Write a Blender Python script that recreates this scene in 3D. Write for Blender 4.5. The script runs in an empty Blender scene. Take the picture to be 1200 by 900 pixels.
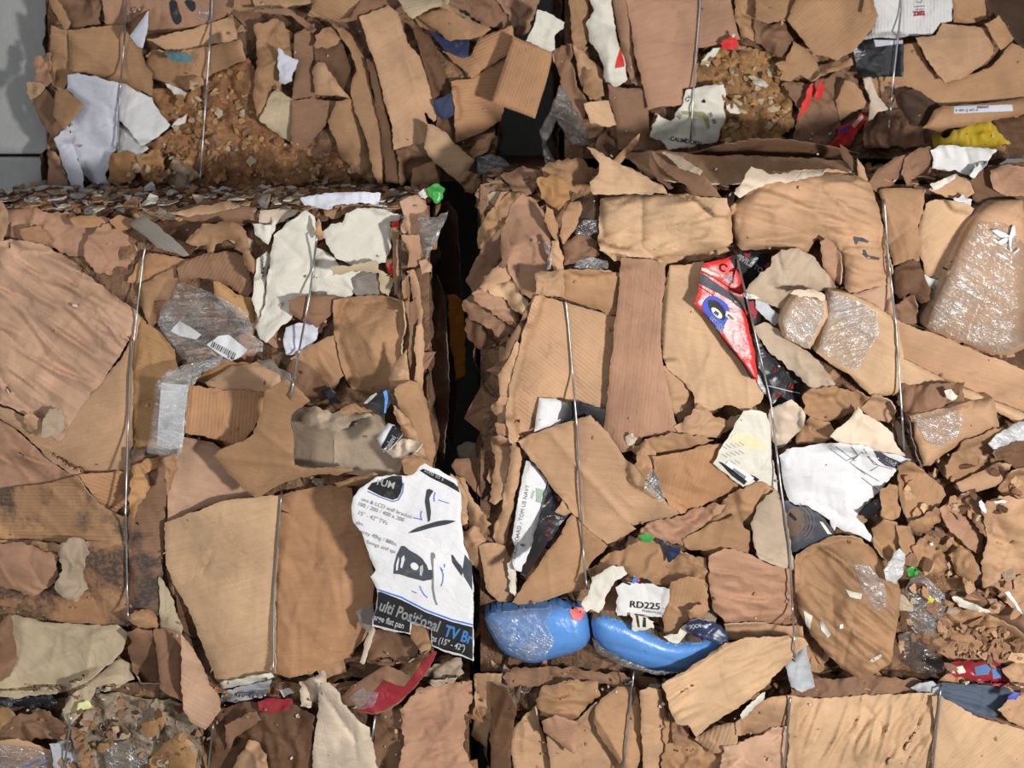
import bpy, math, random
import numpy as np
from mathutils import Vector, noise
from mathutils.geometry import delaunay_2d_cdt

SC = bpy.context.scene
COL = SC.collection
R = random.Random(7)

# ------------------------------------------------------------------ camera frame
D, F, HZ, ZC = 3.333, 1667.0, 80.0, 2.49      # distance to the front plane, focal length in pixels, horizon row, eye height
def world(px, py, h):
    """point of the front of the stack: h is centimetres in front of the lower bales' front plane"""
    Y = -h / 100.0
    s = (Y + D) / F
    return Vector(((px - 600.0) * s, Y, ZC - (py - HZ) * s))

# ------------------------------------------------------------------ colours and materials
def lin(c):
    return tuple(((v / 255.0) / 12.92 if v / 255.0 <= 0.04045 else ((v / 255.0 + 0.055) / 1.055) ** 2.4) for v in c) + (1.0,)
PAL = dict(
    light=(204, 168, 126), tan=(192, 153, 114), kraft=(174, 134, 94), orange=(184, 138, 96), red_tan=(178, 136, 104),
    brown=(144, 108, 80), dark=(108, 77, 52), deep=(74, 52, 37), grey_tan=(172, 152, 130), grey=(136, 126, 116),  # deep, and dark on shadowed sheets, carry shade put into the colour
    cream=(218, 200, 172), beige=(190, 172, 138), pink=(196, 158, 126), white=(216, 215, 216), off=(212, 206, 192),
    cool=(204, 204, 214), grey_white=(202, 200, 198), navy=(42, 50, 78), black=(34, 33, 36), charcoal=(72, 74, 82),
    red=(206, 52, 48), blue=(64, 84, 186), sky=(88, 140, 205), crimson=(150, 42, 52), yellow=(176, 148, 36),
    pale_yellow=(214, 212, 150), ochre=(166, 124, 74), pulp=(164, 116, 72), gold=(186, 142, 92), teal=(86, 118, 124),
    green=(60, 150, 66), slate=(70, 80, 96), magenta=(150, 40, 80), olive=(150, 150, 112), ink=(30, 30, 32),
    ink_blue=(60, 110, 200), silver=(176, 178, 182), amber=(176, 110, 30), lime=(190, 200, 50))
BROWNS = 'light tan kraft orange red_tan brown dark deep pink ochre pulp gold beige cream'.split()
for k_ in BROWNS:
    c_ = PAL[k_]; g_ = sum(c_) / 3.0
    q_ = [g_ + (v - g_) * .92 for v in c_]
    PAL[k_] = (int(q_[0] * .965), int(q_[1] * .945), int(q_[2] * .955))
MATS = {}
class NT:
    def __init__(s, name):
        s.m = bpy.data.materials.new(name); s.m.use_nodes = True
        s.t = s.m.node_tree; s.t.nodes.clear()
        s.out = s.n('ShaderNodeOutputMaterial')
    def n(s, typ, **kw):
        d = s.t.nodes.new(typ)
        for k, v in kw.items():
            if k[0] == '_': setattr(d, k[1:], v)
            else: d.inputs[k].default_value = v
        return d
    def l(s, a, b): s.t.links.new(a, b)
    def math(s, op, a, b):
        d = s.n('ShaderNodeMath', _operation=op)
        for i, v in enumerate((a, b)):
            if hasattr(v, 'default_value'): s.l(v, d.inputs[i])
            else: d.inputs[i].default_value = v
        return d.outputs[0]
    def ramp(s, src, lo, hi, a=0.0, b=1.0):
        d = s.n('ShaderNodeMapRange'); s.l(src, d.inputs[0])
        d.inputs[1].default_value = lo; d.inputs[2].default_value = hi
        d.inputs[3].default_value = a; d.inputs[4].default_value = b
        return d.outputs[0]
    def mix(s, fac, a, b, mode='MIX'):
        d = s.n('ShaderNodeMix', _data_type='RGBA', _blend_type=mode)
        for i, v in ((0, fac), (6, a), (7, b)):
            if hasattr(v, 'default_value'): s.l(v, d.inputs[i])
            else: d.inputs[i].default_value = v
        return d.outputs[2]
    def noise(s, vec, scale, detail=4.0, rough=0.6, dist=0.0):
        d = s.n('ShaderNodeTexNoise', Scale=scale, Detail=detail, Roughness=rough, Distortion=dist)
        s.l(vec, d.inputs['Vector']); return d.outputs[0]

def card(col, flute=0.0, var='card'):
    """paper and board; var: card, paper, mould, pulp, glossy, edge"""
    key = (col, round(flute, 2), var)
    if key in MATS: return MATS[key]
    c = lin(PAL[col]) if isinstance(col, str) else lin(col)
    n = NT('%s_%s' % (var, col if isinstance(col, str) else 'mixed'))
    uv = n.n('ShaderNodeUVMap', _uv_map='uv').outputs[0]
    oi = n.n('ShaderNodeObjectInfo')
    off = n.math('MULTIPLY', oi.outputs['Random'], 37.0)
    va = n.n('ShaderNodeVectorMath', _operation='ADD'); n.l(uv, va.inputs[0])
    cx = n.n('ShaderNodeCombineXYZ'); n.l(off, cx.inputs[0]); n.l(off, cx.inputs[1]); n.l(cx.outputs[0], va.inputs[1])
    v = va.outputs[0]
    st = n.n('ShaderNodeMapping'); st.inputs['Scale'].default_value = (3.0, 60.0, 1.0); n.l(v, st.inputs['Vector'])
    big = n.noise(v, 7.0, 3.0, 0.55, 0.4)
    streak = n.noise(st.outputs[0], 2.2, 4.0, 0.7)
    fine = n.noise(v, 260.0, 3.0, 0.7)
    paper = var in ('paper', 'glossy')
    k = 0.10 if paper else 0.24
    b = n.ramp(big, 0.3, 0.7, 1.0 - k, 1.0 + k * 0.6)
    s2 = n.ramp(streak, 0.3, 0.7, 1.0 - k * 0.3, 1.0 + k * 0.25)
    f = n.math('MULTIPLY', b, s2)
    f = n.math('MULTIPLY', f, n.ramp(fine, 0.25, 0.75, 0.96, 1.04))
    f = n.math('MULTIPLY', f, n.ramp(oi.outputs['Random'], 0.0, 1.0, 0.93, 1.06))
    g = n.n('ShaderNodeCombineColor')
    for i in range(3): n.l(f, g.inputs[i])
    base = n.mix(1.0, c, g.outputs[0], 'MULTIPLY')
    # dirt and scuffs
    dn = n.noise(v, 22.0, 6.0, 0.72, 0.8)
    d2 = n.noise(v, 5.0, 2.0, 0.5)
    dirt = n.math('MULTIPLY', n.ramp(dn, 0.56, 0.72), n.ramp(d2, 0.42, 0.62))
    dc = tuple(x * 0.42 for x in c[:3]) + (1.0,) if not paper else (0.36, 0.29, 0.21, 1.0)
    base = n.mix(n.math('MULTIPLY', dirt, 0.55 if not paper else 0.38), base, dc)
    sc = n.noise(v, 60.0, 5.0, 0.75, 1.5)
    base = n.mix(n.ramp(sc, 0.66, 0.74, 0.0, 0.4), base, tuple(min(1, x * 1.5 + 0.05) for x in c[:3]) + (1.0,))
    if var == 'mould':
        m1 = n.noise(v, 6.0, 5.0, 0.6, 0.3); m2 = n.noise(v, 90.0, 4.0, 0.7)
        mm = n.math('MULTIPLY', n.ramp(m1, 0.47, 0.56), n.ramp(m2, 0.30, 0.55, 0.45, 1.0))
        base = n.mix(n.math('MULTIPLY', mm, 0.85), base, (0.030, 0.028, 0.030, 1.0))
    if var == 'pulp':
        p1 = n.noise(v, 34.0, 5.0, 0.7, 0.6)
        base = n.mix(n.ramp(p1, 0.40, 0.58), tuple(x * 0.5 for x in c[:3]) + (1.0,), base)
        p2 = n.noise(v, 48.0, 3.0, 0.6)
        base = n.mix(n.ramp(p2, 0.64, 0.70, 0.0, 0.7), base, (0.62, 0.50, 0.34, 1.0))
    rz = n.noise(v, 8.0, 2.0, 0.5, 1.2); rm = n.noise(v, 4.0, 2.0, 0.5)
    r1 = n.math('MULTIPLY', n.ramp(n.math('ABSOLUTE', n.math('SUBTRACT', rz, 0.5), 0.0), 0.0, 0.012, 1.0, 0.0), n.ramp(rm, 0.46, 0.60))
    base = n.mix(n.math('MULTIPLY', r1, 0.06), base, tuple(x * 0.4 for x in c[:3]) + (1.0,))  # crease shade painted as thin darker lines
    bs = n.n('ShaderNodeBsdfPrincipled')
    n.l(base, bs.inputs['Base Color'])
    bs.inputs['Roughness'].default_value = {'glossy': 0.32, 'paper': 0.62}.get(var, 0.72)
    bs.inputs['Specular IOR Level'].default_value = {'glossy': 0.55}.get(var, 0.3)
    # relief
    h = n.math('ADD', n.math('MULTIPLY', streak, 0.14), n.math('MULTIPLY', fine, 0.06))
    h = n.math('ADD', h, n.math('MULTIPLY', n.noise(v, 16.0, 3.0, 0.5, 0.8), 1.0))
    h = n.math('ADD', h, n.math('MULTIPLY', r1, -0.12))
    if var == 'pulp': h = n.math('ADD', h, n.math('MULTIPLY', n.noise(v, 30.0, 4.0, 0.6), 3.0))
    if flute > 0:
        w = n.n('ShaderNodeTexWave', _bands_direction='Y', Scale=38.0, Distortion=0.6, Detail=1.0)
        n.l(v, w.inputs['Vector'])
        h = n.math('ADD', h, n.math('MULTIPLY', w.outputs['Fac'], 0.17 * flute))
    bp = n.n('ShaderNodeBump', Strength=0.8, Distance=0.005); n.l(h, bp.inputs['Height']); n.l(bp.outputs[0], bs.inputs['Normal'])
    n.l(bs.outputs[0], n.out.inputs['Surface'])
    MATS[key] = n.m
    return n.m

def film(name='clear', tint=(225, 228, 232), body=0.08):
    key = ('film', name)
    if key in MATS: return MATS[key]
    n = NT('%s_plastic_film' % name)
    uv = n.n('ShaderNodeUVMap', _uv_map='uv').outputs[0]
    mp = n.n('ShaderNodeMapping'); mp.inputs['Scale'].default_value = (0.8, 3.4, 1.0); n.l(uv, mp.inputs['Vector'])
    z = n.noise(mp.outputs[0], 17.0, 3.0, 0.55, 1.6); z2 = n.noise(uv, 7.0, 2.0, 0.5, 0.8); z3 = n.noise(mp.outputs[0], 46.0, 2.0, 0.5, 1.0)
    ridge = n.math('ABSOLUTE', n.math('SUBTRACT', z, 0.5), 0.0)
    line = n.ramp(ridge, 0.0, 0.022, 1.0, 0.0)
    line = n.math('MULTIPLY', line, n.ramp(z2, 0.42, 0.62))  # whitish streaks painted along the ridges as glints on the film
    tr = n.n('ShaderNodeBsdfTransparent'); tr.inputs[0].default_value = (.98, .98, .98, 1)
    pb = n.n('ShaderNodeBsdfPrincipled', Roughness=0.12)
    pb.inputs['Base Color'].default_value = lin(tint); pb.inputs['Specular IOR Level'].default_value = 1.0
    bp = n.n('ShaderNodeBump', Strength=0.9, Distance=0.007)
    n.l(n.math('ADD', n.math('MULTIPLY', ridge, -3.0), n.math('MULTIPLY', z3, 0.2)), bp.inputs['Height']); n.l(bp.outputs[0], pb.inputs['Normal'])
    gl = n.n('ShaderNodeBsdfGlossy', Roughness=0.22); n.l(bp.outputs[0], gl.inputs['Normal'])
    fac = n.math('ADD', n.ramp(z2, 0.35, 0.7, body * 0.5, body * 1.6), n.math('MULTIPLY', line, 0.55))
    fac = n.math('MINIMUM', fac, 0.96)
    mx = n.n('ShaderNodeMixShader'); n.l(fac, mx.inputs[0]); n.l(tr.outputs[0], mx.inputs[1]); n.l(pb.outputs[0], mx.inputs[2])
    m2 = n.n('ShaderNodeMixShader', Fac=0.09); n.l(mx.outputs[0], m2.inputs[1]); n.l(gl.outputs[0], m2.inputs[2])
    n.l(m2.outputs[0], n.out.inputs['Surface'])
    MATS[key] = n.m
    return n.m

def plain(name, col, rough=0.5, metal=0.0, spec=0.4):
    key = ('plain', name)
    if key in MATS: return MATS[key]
    n = NT(name)
    tc = n.n('ShaderNodeTexCoord').outputs['Object']
    z = n.noise(tc, 40.0, 4.0, 0.6)
    g = n.ramp(z, 0.3, 0.7, 0.86, 1.08)
    cc = n.n('ShaderNodeCombineColor')
    for i in range(3): n.l(g, cc.inputs[i])
    pb = n.n('ShaderNodeBsdfPrincipled', Roughness=rough, Metallic=metal)
    pb.inputs['Specular IOR Level'].default_value = spec
    n.l(n.mix(1.0, lin(col), cc.outputs[0], 'MULTIPLY'), pb.inputs['Base Color'])
    n.l(pb.outputs[0], n.out.inputs['Surface'])
    MATS[key] = n.m
    return n.m

def concrete(name, col):
    key = ('concrete', name)
    if key in MATS: return MATS[key]
    n = NT(name)
    tc = n.n('ShaderNodeTexCoord').outputs['Object']
    a = n.noise(tc, 2.5, 6.0, 0.65, 0.5); b = n.noise(tc, 60.0, 4.0, 0.7)
    c = lin(col)
    base = n.mix(n.ramp(a, 0.3, 0.7), tuple(x * 0.72 for x in c[:3]) + (1,), c)
    base = n.mix(n.ramp(b, 0.6, 0.75, 0.0, 0.35), base, tuple(x * 0.5 for x in c[:3]) + (1,))
    pb = n.n('ShaderNodeBsdfPrincipled', Roughness=0.85); n.l(base, pb.inputs['Base Color'])
    bp = n.n('ShaderNodeBump', Strength=0.35, Distance=0.01); n.l(b, bp.inputs['Height']); n.l(bp.outputs[0], pb.inputs['Normal'])
    n.l(pb.outputs[0], n.out.inputs['Surface'])
    MATS[key] = n.m
    return n.m

# ------------------------------------------------------------------ relief of the stack so far (what the next piece lies on)
CELL, MX, MY = 3.0, 60.0, 60.0
GW, GH = int((1200 + 2 * MX) / CELL) + 2, int((900 + 2 * MY) / CELL) + 2
H = np.full((GH, GW), -110.0)
HW = H.copy()                                   # the same without pieces that lie over the wires
def splat(pts, wires=True):
    a = np.asarray(pts)
    ix = np.rint((a[:, 0] + MX) / CELL).astype(int); iy = np.rint((a[:, 1] + MY) / CELL).astype(int)
    for dx in (-1, 0, 1):
        for dy in (-1, 0, 1):
            jx, jy = ix + dx, iy + dy
            ok = (jx >= 0) & (jx < GW) & (jy >= 0) & (jy < GH)
            np.maximum.at(H, (jy[ok], jx[ok]), a[ok, 2])
            if wires: np.maximum.at(HW, (jy[ok], jx[ok]), a[ok, 2])
def blur(A, n=1):
    for _ in range(n):
        B = np.pad(A, 1, mode='edge')
        A = (B[:-2, 1:-1] + B[2:, 1:-1] + B[1:-1, :-2] + B[1:-1, 2:] + 2 * B[1:-1, 1:-1]) / 6.0
    return A
def dilate(A):
    B = np.pad(A, 1, mode='edge'); C = A
    for i in range(3):
        for j in range(3): C = np.maximum(C, B[i:i + A.shape[0], j:j + A.shape[1]])
    return C
def sample(A, x, y):
    fx = np.clip((np.asarray(x) + MX) / CELL, 0, GW - 1.001); fy = np.clip((np.asarray(y) + MY) / CELL, 0, GH - 1.001)
    ix, iy = fx.astype(int), fy.astype(int); tx, ty = fx - ix, fy - iy
    return ((A[iy, ix] * (1 - tx) + A[iy, ix + 1] * tx) * (1 - ty) + (A[iy + 1, ix] * (1 - tx) + A[iy + 1, ix + 1] * tx) * ty)

# ------------------------------------------------------------------ outlines
def parse(s):
    if not isinstance(s, str): return [tuple(map(float, p)) for p in s]
    return [tuple(float(v) for v in p.split(',')) for p in s.split()]
def area(p):
    return 0.5 * sum(p[i - 1][0] * p[i][1] - p[i][0] * p[i - 1][1] for i in range(len(p)))
def chaikin(p, n):
    for _ in range(n):
        q = []
        for i in range(len(p)):
            a, b = p[i], p[(i + 1) % len(p)]
            q += [(a[0] * .75 + b[0] * .25, a[1] * .75 + b[1] * .25), (a[0] * .25 + b[0] * .75, a[1] * .25 + b[1] * .75)]
        p = q
    return p
def resample(p, step):
    q = []
    for i in range(len(p)):
        a, b = p[i], p[(i + 1) % len(p)]
        L = math.hypot(b[0] - a[0], b[1] - a[1])
        k = max(1, int(round(L / step)))
        for j in range(k):
            q.append((a[0] + (b[0] - a[0]) * j / k, a[1] + (b[1] - a[1]) * j / k))
    return q
def inside(poly, x, y):
    x = np.asarray(x); y = np.asarray(y); r = np.zeros(x.shape, bool)
    for i in range(len(poly)):
        x1, y1 = poly[i - 1]; x2, y2 = poly[i]
        if y1 == y2: continue
        c = ((y1 > y) != (y2 > y)) & (x < (x2 - x1) * (y - y1) / (y2 - y1) + x1)
        r ^= c
    return r
def edge_dist(poly, x, y):
    x = np.asarray(x); y = np.asarray(y); d = np.full(x.shape, 1e9)
    for i in range(len(poly)):
        x1, y1 = poly[i - 1]; x2, y2 = poly[i]
        L = (x2 - x1) ** 2 + (y2 - y1) ** 2 + 1e-9
        t = np.clip(((x - x1) * (x2 - x1) + (y - y1) * (y2 - y1)) / L, 0, 1)
        d = np.minimum(d, np.hypot(x - x1 - t * (x2 - x1), y - y1 - t * (y2 - y1)))
    return d
def triangulate(poly, step, rnd, torn, seed, soft=0):
    p = parse(poly)
    if area(p) < 0: p = p[::-1]
    if soft: p = chaikin(p, soft)
    base = resample(p, step)
    n = len(base); out = []
    for i in range(n):
        x, y = base[i]; ax, ay = base[i - 1]; bx, by = base[(i + 1) % n]
        L = math.hypot(bx - ax, by - ay) + 1e-6
        nx, ny = (by - ay) / L, -(bx - ax) / L
        k = torn * (noise.noise((x / 5.0, y / 5.0, seed)) * 1.3 + noise.noise((x / 16.0, y / 16.0, seed + 9)) * 1.5)
        out.append((x + nx * k, y + ny * k))
    xs = [q[0] for q in out]; ys = [q[1] for q in out]
    gx, gy = [], []
    yy, r = min(ys) + step * .5, 0
    while yy < max(ys):
        xx = min(xs) + (step * .5 if r % 2 else 0.0)
        while xx < max(xs):
            gx.append(xx + rnd.uniform(-.22, .22) * step); gy.append(yy + rnd.uniform(-.22, .22) * step)
            xx += step
        yy += step * .87; r += 1
    if gx:
        gx, gy = np.array(gx), np.array(gy)
        ok = inside(out, gx, gy)
        gx, gy = gx[ok], gy[ok]
        ok = edge_dist(out, gx, gy) > step * .5
        gx, gy = gx[ok], gy[ok]
    vs = [Vector(q) for q in out] + [Vector((float(a), float(b))) for a, b in zip(gx, gy)]
    res = delaunay_2d_cdt(vs, [], [list(range(n))], 1, 1e-4)
    return p, [(q.x, q.y) for q in res[0]], [tuple(f) for f in res[2] if len(f) == 3]

# ------------------------------------------------------------------ shapes of sheets
PRE = dict(   # undulation (cm, px), large facets (cm, px), small facets (cm, px)
    flat=(.30, 90, .22, 70, .05, 24), soft=(.6, 70, .80, 44, .24, 18), crumple=(.8, 50, 1.75, 33, .8, 13), pulp=(1.2, 40, 1.9, 22, 1.2, 10),
    film=(.5, 40, .9, 28, .45, 11), paper=(.4, 60, .85, 38, .34, 15), none=(0, 50, 0, 20, 0, 20))
def rnd_hash(i, j, seed):
    h = (i.astype(np.int64) * 374761393 + j.astype(np.int64) * 668265263 + int(seed * 1013) * 1274126177) & 0xffffffff
    h = ((h ^ (h >> 13)) * 1274126177) & 0xffffffff
    h = (h ^ (h >> 16)) & 0xffff
    return h / 32767.5 - 1.0
def facets(x, y, c, seed):
    """flat facets meeting in sharp creases, like crumpled board"""
    rr = random.Random(int(seed * 977)); a = rr.uniform(0, 3.14); k = rr.uniform(.55, 1.0)
    u = (x * math.cos(a) + y * math.sin(a)) / c * k; v = (-x * math.sin(a) + y * math.cos(a)) / c
    u, v = u + .35 * np.sin(v * 1.7 + seed) + .25 * np.sin(v * 3.9 + u * .7), v + .35 * np.sin(u * 1.9 + seed * 2) + .2 * np.sin(u * 4.3 - v)
    q = u + v * .5; w = v
    i, j = np.floor(q), np.floor(w); f, g = q - i, w - j
    h00, h10, h01, h11 = rnd_hash(i, j, seed), rnd_hash(i + 1, j, seed), rnd_hash(i, j + 1, seed), rnd_hash(i + 1, j + 1, seed)
    return np.where(f + g < 1, h00 + (h10 - h00) * f + (h01 - h00) * g, h11 + (h01 - h11) * (1 - f) + (h10 - h11) * (1 - g))
WA = dict(flat=.45, soft=.9, crumple=1.5, paper=1.0, film=0, pulp=0, none=.2)
def make_height(p, o, seed, base, gx, gy, cx, cy, under, groove):
    und, uw, cru, cw, cr2, cw2 = PRE[o.get('pre', 'soft')]
    k = o.get('rough', 1.0); und *= k; cru *= k; cr2 *= k
    tc, tw = o.get('tuck', (.35, 4))
    bul = o.get('bulge', 0.0); bw = o.get('bw', 60.0)
    tx, ty = o.get('tilt', (0, 0))
    tx += o.get('jx', 0); ty += o.get('jy', 0)
    wd, wa, wl = math.radians(o.get('wd', (seed * 47) % 180)), o.get('wa', WA.get(o.get('pre', 'soft'), 0) * (.5 if o.get('calm') else 1)) * 1.15, o.get('wl', 26.0) * .8
    cd, sd = math.cos(wd), math.sin(wd)
    curl = o.get('curl')
    wrk = []
    if wa:
        wr_ = random.Random(seed * 31 + 7)
        xs_ = [q[0] for q in p]; ys_ = [q[1] for q in p]; AA = abs(area(p)); ln = math.sqrt(AA)
        for _ in range(int(min(90, max(6, AA / (wl * 24))))):
            an = wd + wr_.gauss(0, .16 if 'wa' in o else .75); L_ = wr_.uniform(.12, .5) * ln
            wrk.append((wr_.uniform(min(xs_), max(xs_)), wr_.uniform(min(ys_), max(ys_)), math.cos(an), math.sin(an), L_,
                min(.9, wa * wr_.uniform(.2, .7)) * wr_.choice((1, 1, -.7)), wr_.uniform(2.6, 6.5), wr_.uniform(-.6, .6) / (L_ * 3)))
    folds = o.get('folds', ()); hinges = o.get('hinges', ())
    sg = 1 if seed % 2 else -1
    conf = o.get('conform', True); dmp = o.get('cap', 99)
    def height(x, y):
        x = np.atleast_1d(np.asarray(x, float)); y = np.atleast_1d(np.asarray(y, float))
        h = base + gx * (x - cx) + gy * (y - cy) + tx * (x - cx) / 100 + ty * (y - cy) / 100
        d = edge_dist(p, x, y); ins = inside(p, x, y); d = np.where(ins, d, 0.0)
        if tc:
            t = 1 - np.clip(d / tw, 0, 1)
            h = h - tc * (1 - np.sqrt(np.maximum(0, 1 - t * t)))
        if bul: h = h + bul * (1 - np.exp(-d / bw))
        n_ = np.zeros(len(x))
        for i in range(len(x)):
            a, b = x[i], y[i]; v = 0.0
            if und: v += und * 1.6 * noise.noise((a / uw, b / uw, seed * 1.7)) + und * .5 * noise.noise((a / uw * 2.3, b / uw * 2.3, seed + .5))
            n_[i] = v
        h = h + n_
        if cru: h = h + cru * facets(x, y, cw, seed + .3) + cr2 * facets(x, y, cw2, seed + .7)
        if wa:
            for (qx, qy, dx, dy, L_, am_, wi_, bend) in wrk:
                t = (x - qx) * dx + (y - qy) * dy
                s_ = -(x - qx) * dy + (y - qy) * dx - bend * t * t
                e = np.clip(1 - np.abs(t) / L_, 0, 1)
                w_ = np.where(s_ > 0, wi_, wi_ * .45)
                h = h + am_ * np.sqrt(e) * np.exp(-(s_ / w_) ** 2)
        if curl:
            t = ((x - cx) * math.cos(curl[1]) + (y - cy) * math.sin(curl[1])) / curl[2]
            h = h + curl[0] * np.maximum(0, t - .1) ** 2
        for (x1, y1, x2, y2, am, wi) in folds:
            L = math.hypot(x2 - x1, y2 - y1)
            t = ((x - x1) * (x2 - x1) + (y - y1) * (y2 - y1)) / L
            s = (-(x - x1) * (y2 - y1) + (y - y1) * (x2 - x1)) / L
            e = np.clip(np.minimum(t, L - t) / 12 + 1, 0, 1)
            h = h + am * np.exp(-np.abs(s) / wi) * e
        for (x1, y1, x2, y2, sl) in hinges:              # the side to the left of 1 -> 2 swings
            L = math.hypot(x2 - x1, y2 - y1)
            s = ((x - x1) * (y2 - y1) - (y - y1) * (x2 - x1)) / L
            h = h + sl / 100.0 * np.maximum(0, s)
        if groove:
            for g in groove:
                q = np.full(len(x), 1e9)
                for (x1, y1), (x2, y2) in zip(g[:-1], g[1:]):
                    L = (x2 - x1) ** 2 + (y2 - y1) ** 2
                    t = np.clip(((x - x1) * (x2 - x1) + (y - y1) * (y2 - y1)) / L, 0, 1)
                    q = np.minimum(q, np.hypot(x - x1 - t * (x2 - x1), y - y1 - t * (y2 - y1)))
                h = h - .55 * np.exp(-(q / 7.0) ** 2)
        if conf: h = np.maximum(h, sample(under, x, y) + .22)
        return h
    return height

def build_mesh(name, pts, tris, hs, mats, th, ang, flip=False):
    """front skin, back skin a thickness behind it, and the cut edge between them"""
    P3 = [world(x, y, h) for (x, y), h in zip(pts, hs)]
    n = len(P3)
    nor = [Vector((0, 0, 0)) for _ in P3]
    T = []
    for a, b, c in tris:
        k = (P3[b] - P3[a]).cross(P3[c] - P3[a])
        if k.y > 0: b, c = c, b; k = -k
        T.append((a, b, c)); nor[a] += k; nor[b] += k; nor[c] += k
    for k in nor:
        if k.length > 0: k.normalize()
        else: k.y = -1
    cnt = {}
    for t in T:
        for i in range(3):
            e = (t[i], t[(i + 1) % 3]); cnt[e] = cnt.get(e, 0) + 1
    rim = [e for e in cnt if (e[1], e[0]) not in cnt]
    back = [(v + Vector((0, th, 0))) if th > .01 else (v - k * th + Vector((0, .0004, 0))) for v, k in zip(P3, nor)]
    V = P3 + back
    faces = T + [(a + n, c + n, b + n) for a, b, c in T]
    mi = [0] * (2 * len(T))
    dup = {}
    def vid(i):
        if i not in dup: dup[i] = len(V); V.append(V[i].copy())
        return dup[i]
    for a, b in rim:
        faces.append((vid(b), vid(a), vid(a + n), vid(b + n))); mi.append(1)
    org = P3[0].copy() * 0
    for v in P3: org += v
    org /= n
    me = bpy.data.meshes.new(name)
    me.from_pydata([v - org for v in V], [], faces)
    for m in mats: me.materials.append(m)
    me.polygons.foreach_set('material_index', mi if len(mats) > 1 else [0] * len(mi))
    me.polygons.foreach_set('use_smooth', [True] * len(faces))
    uv = me.uv_layers.new(name='uv')
    ca, sa = math.cos(ang), math.sin(ang)
    co = np.array([(v.x * ca + v.z * sa, -v.x * sa + v.z * ca) for v in V])
    vi = np.empty(len(me.loops), int); me.loops.foreach_get('vertex_index', vi)
    uv.data.foreach_set('uv', co[vi].ravel())
    me.update()
    return me, org

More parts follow.
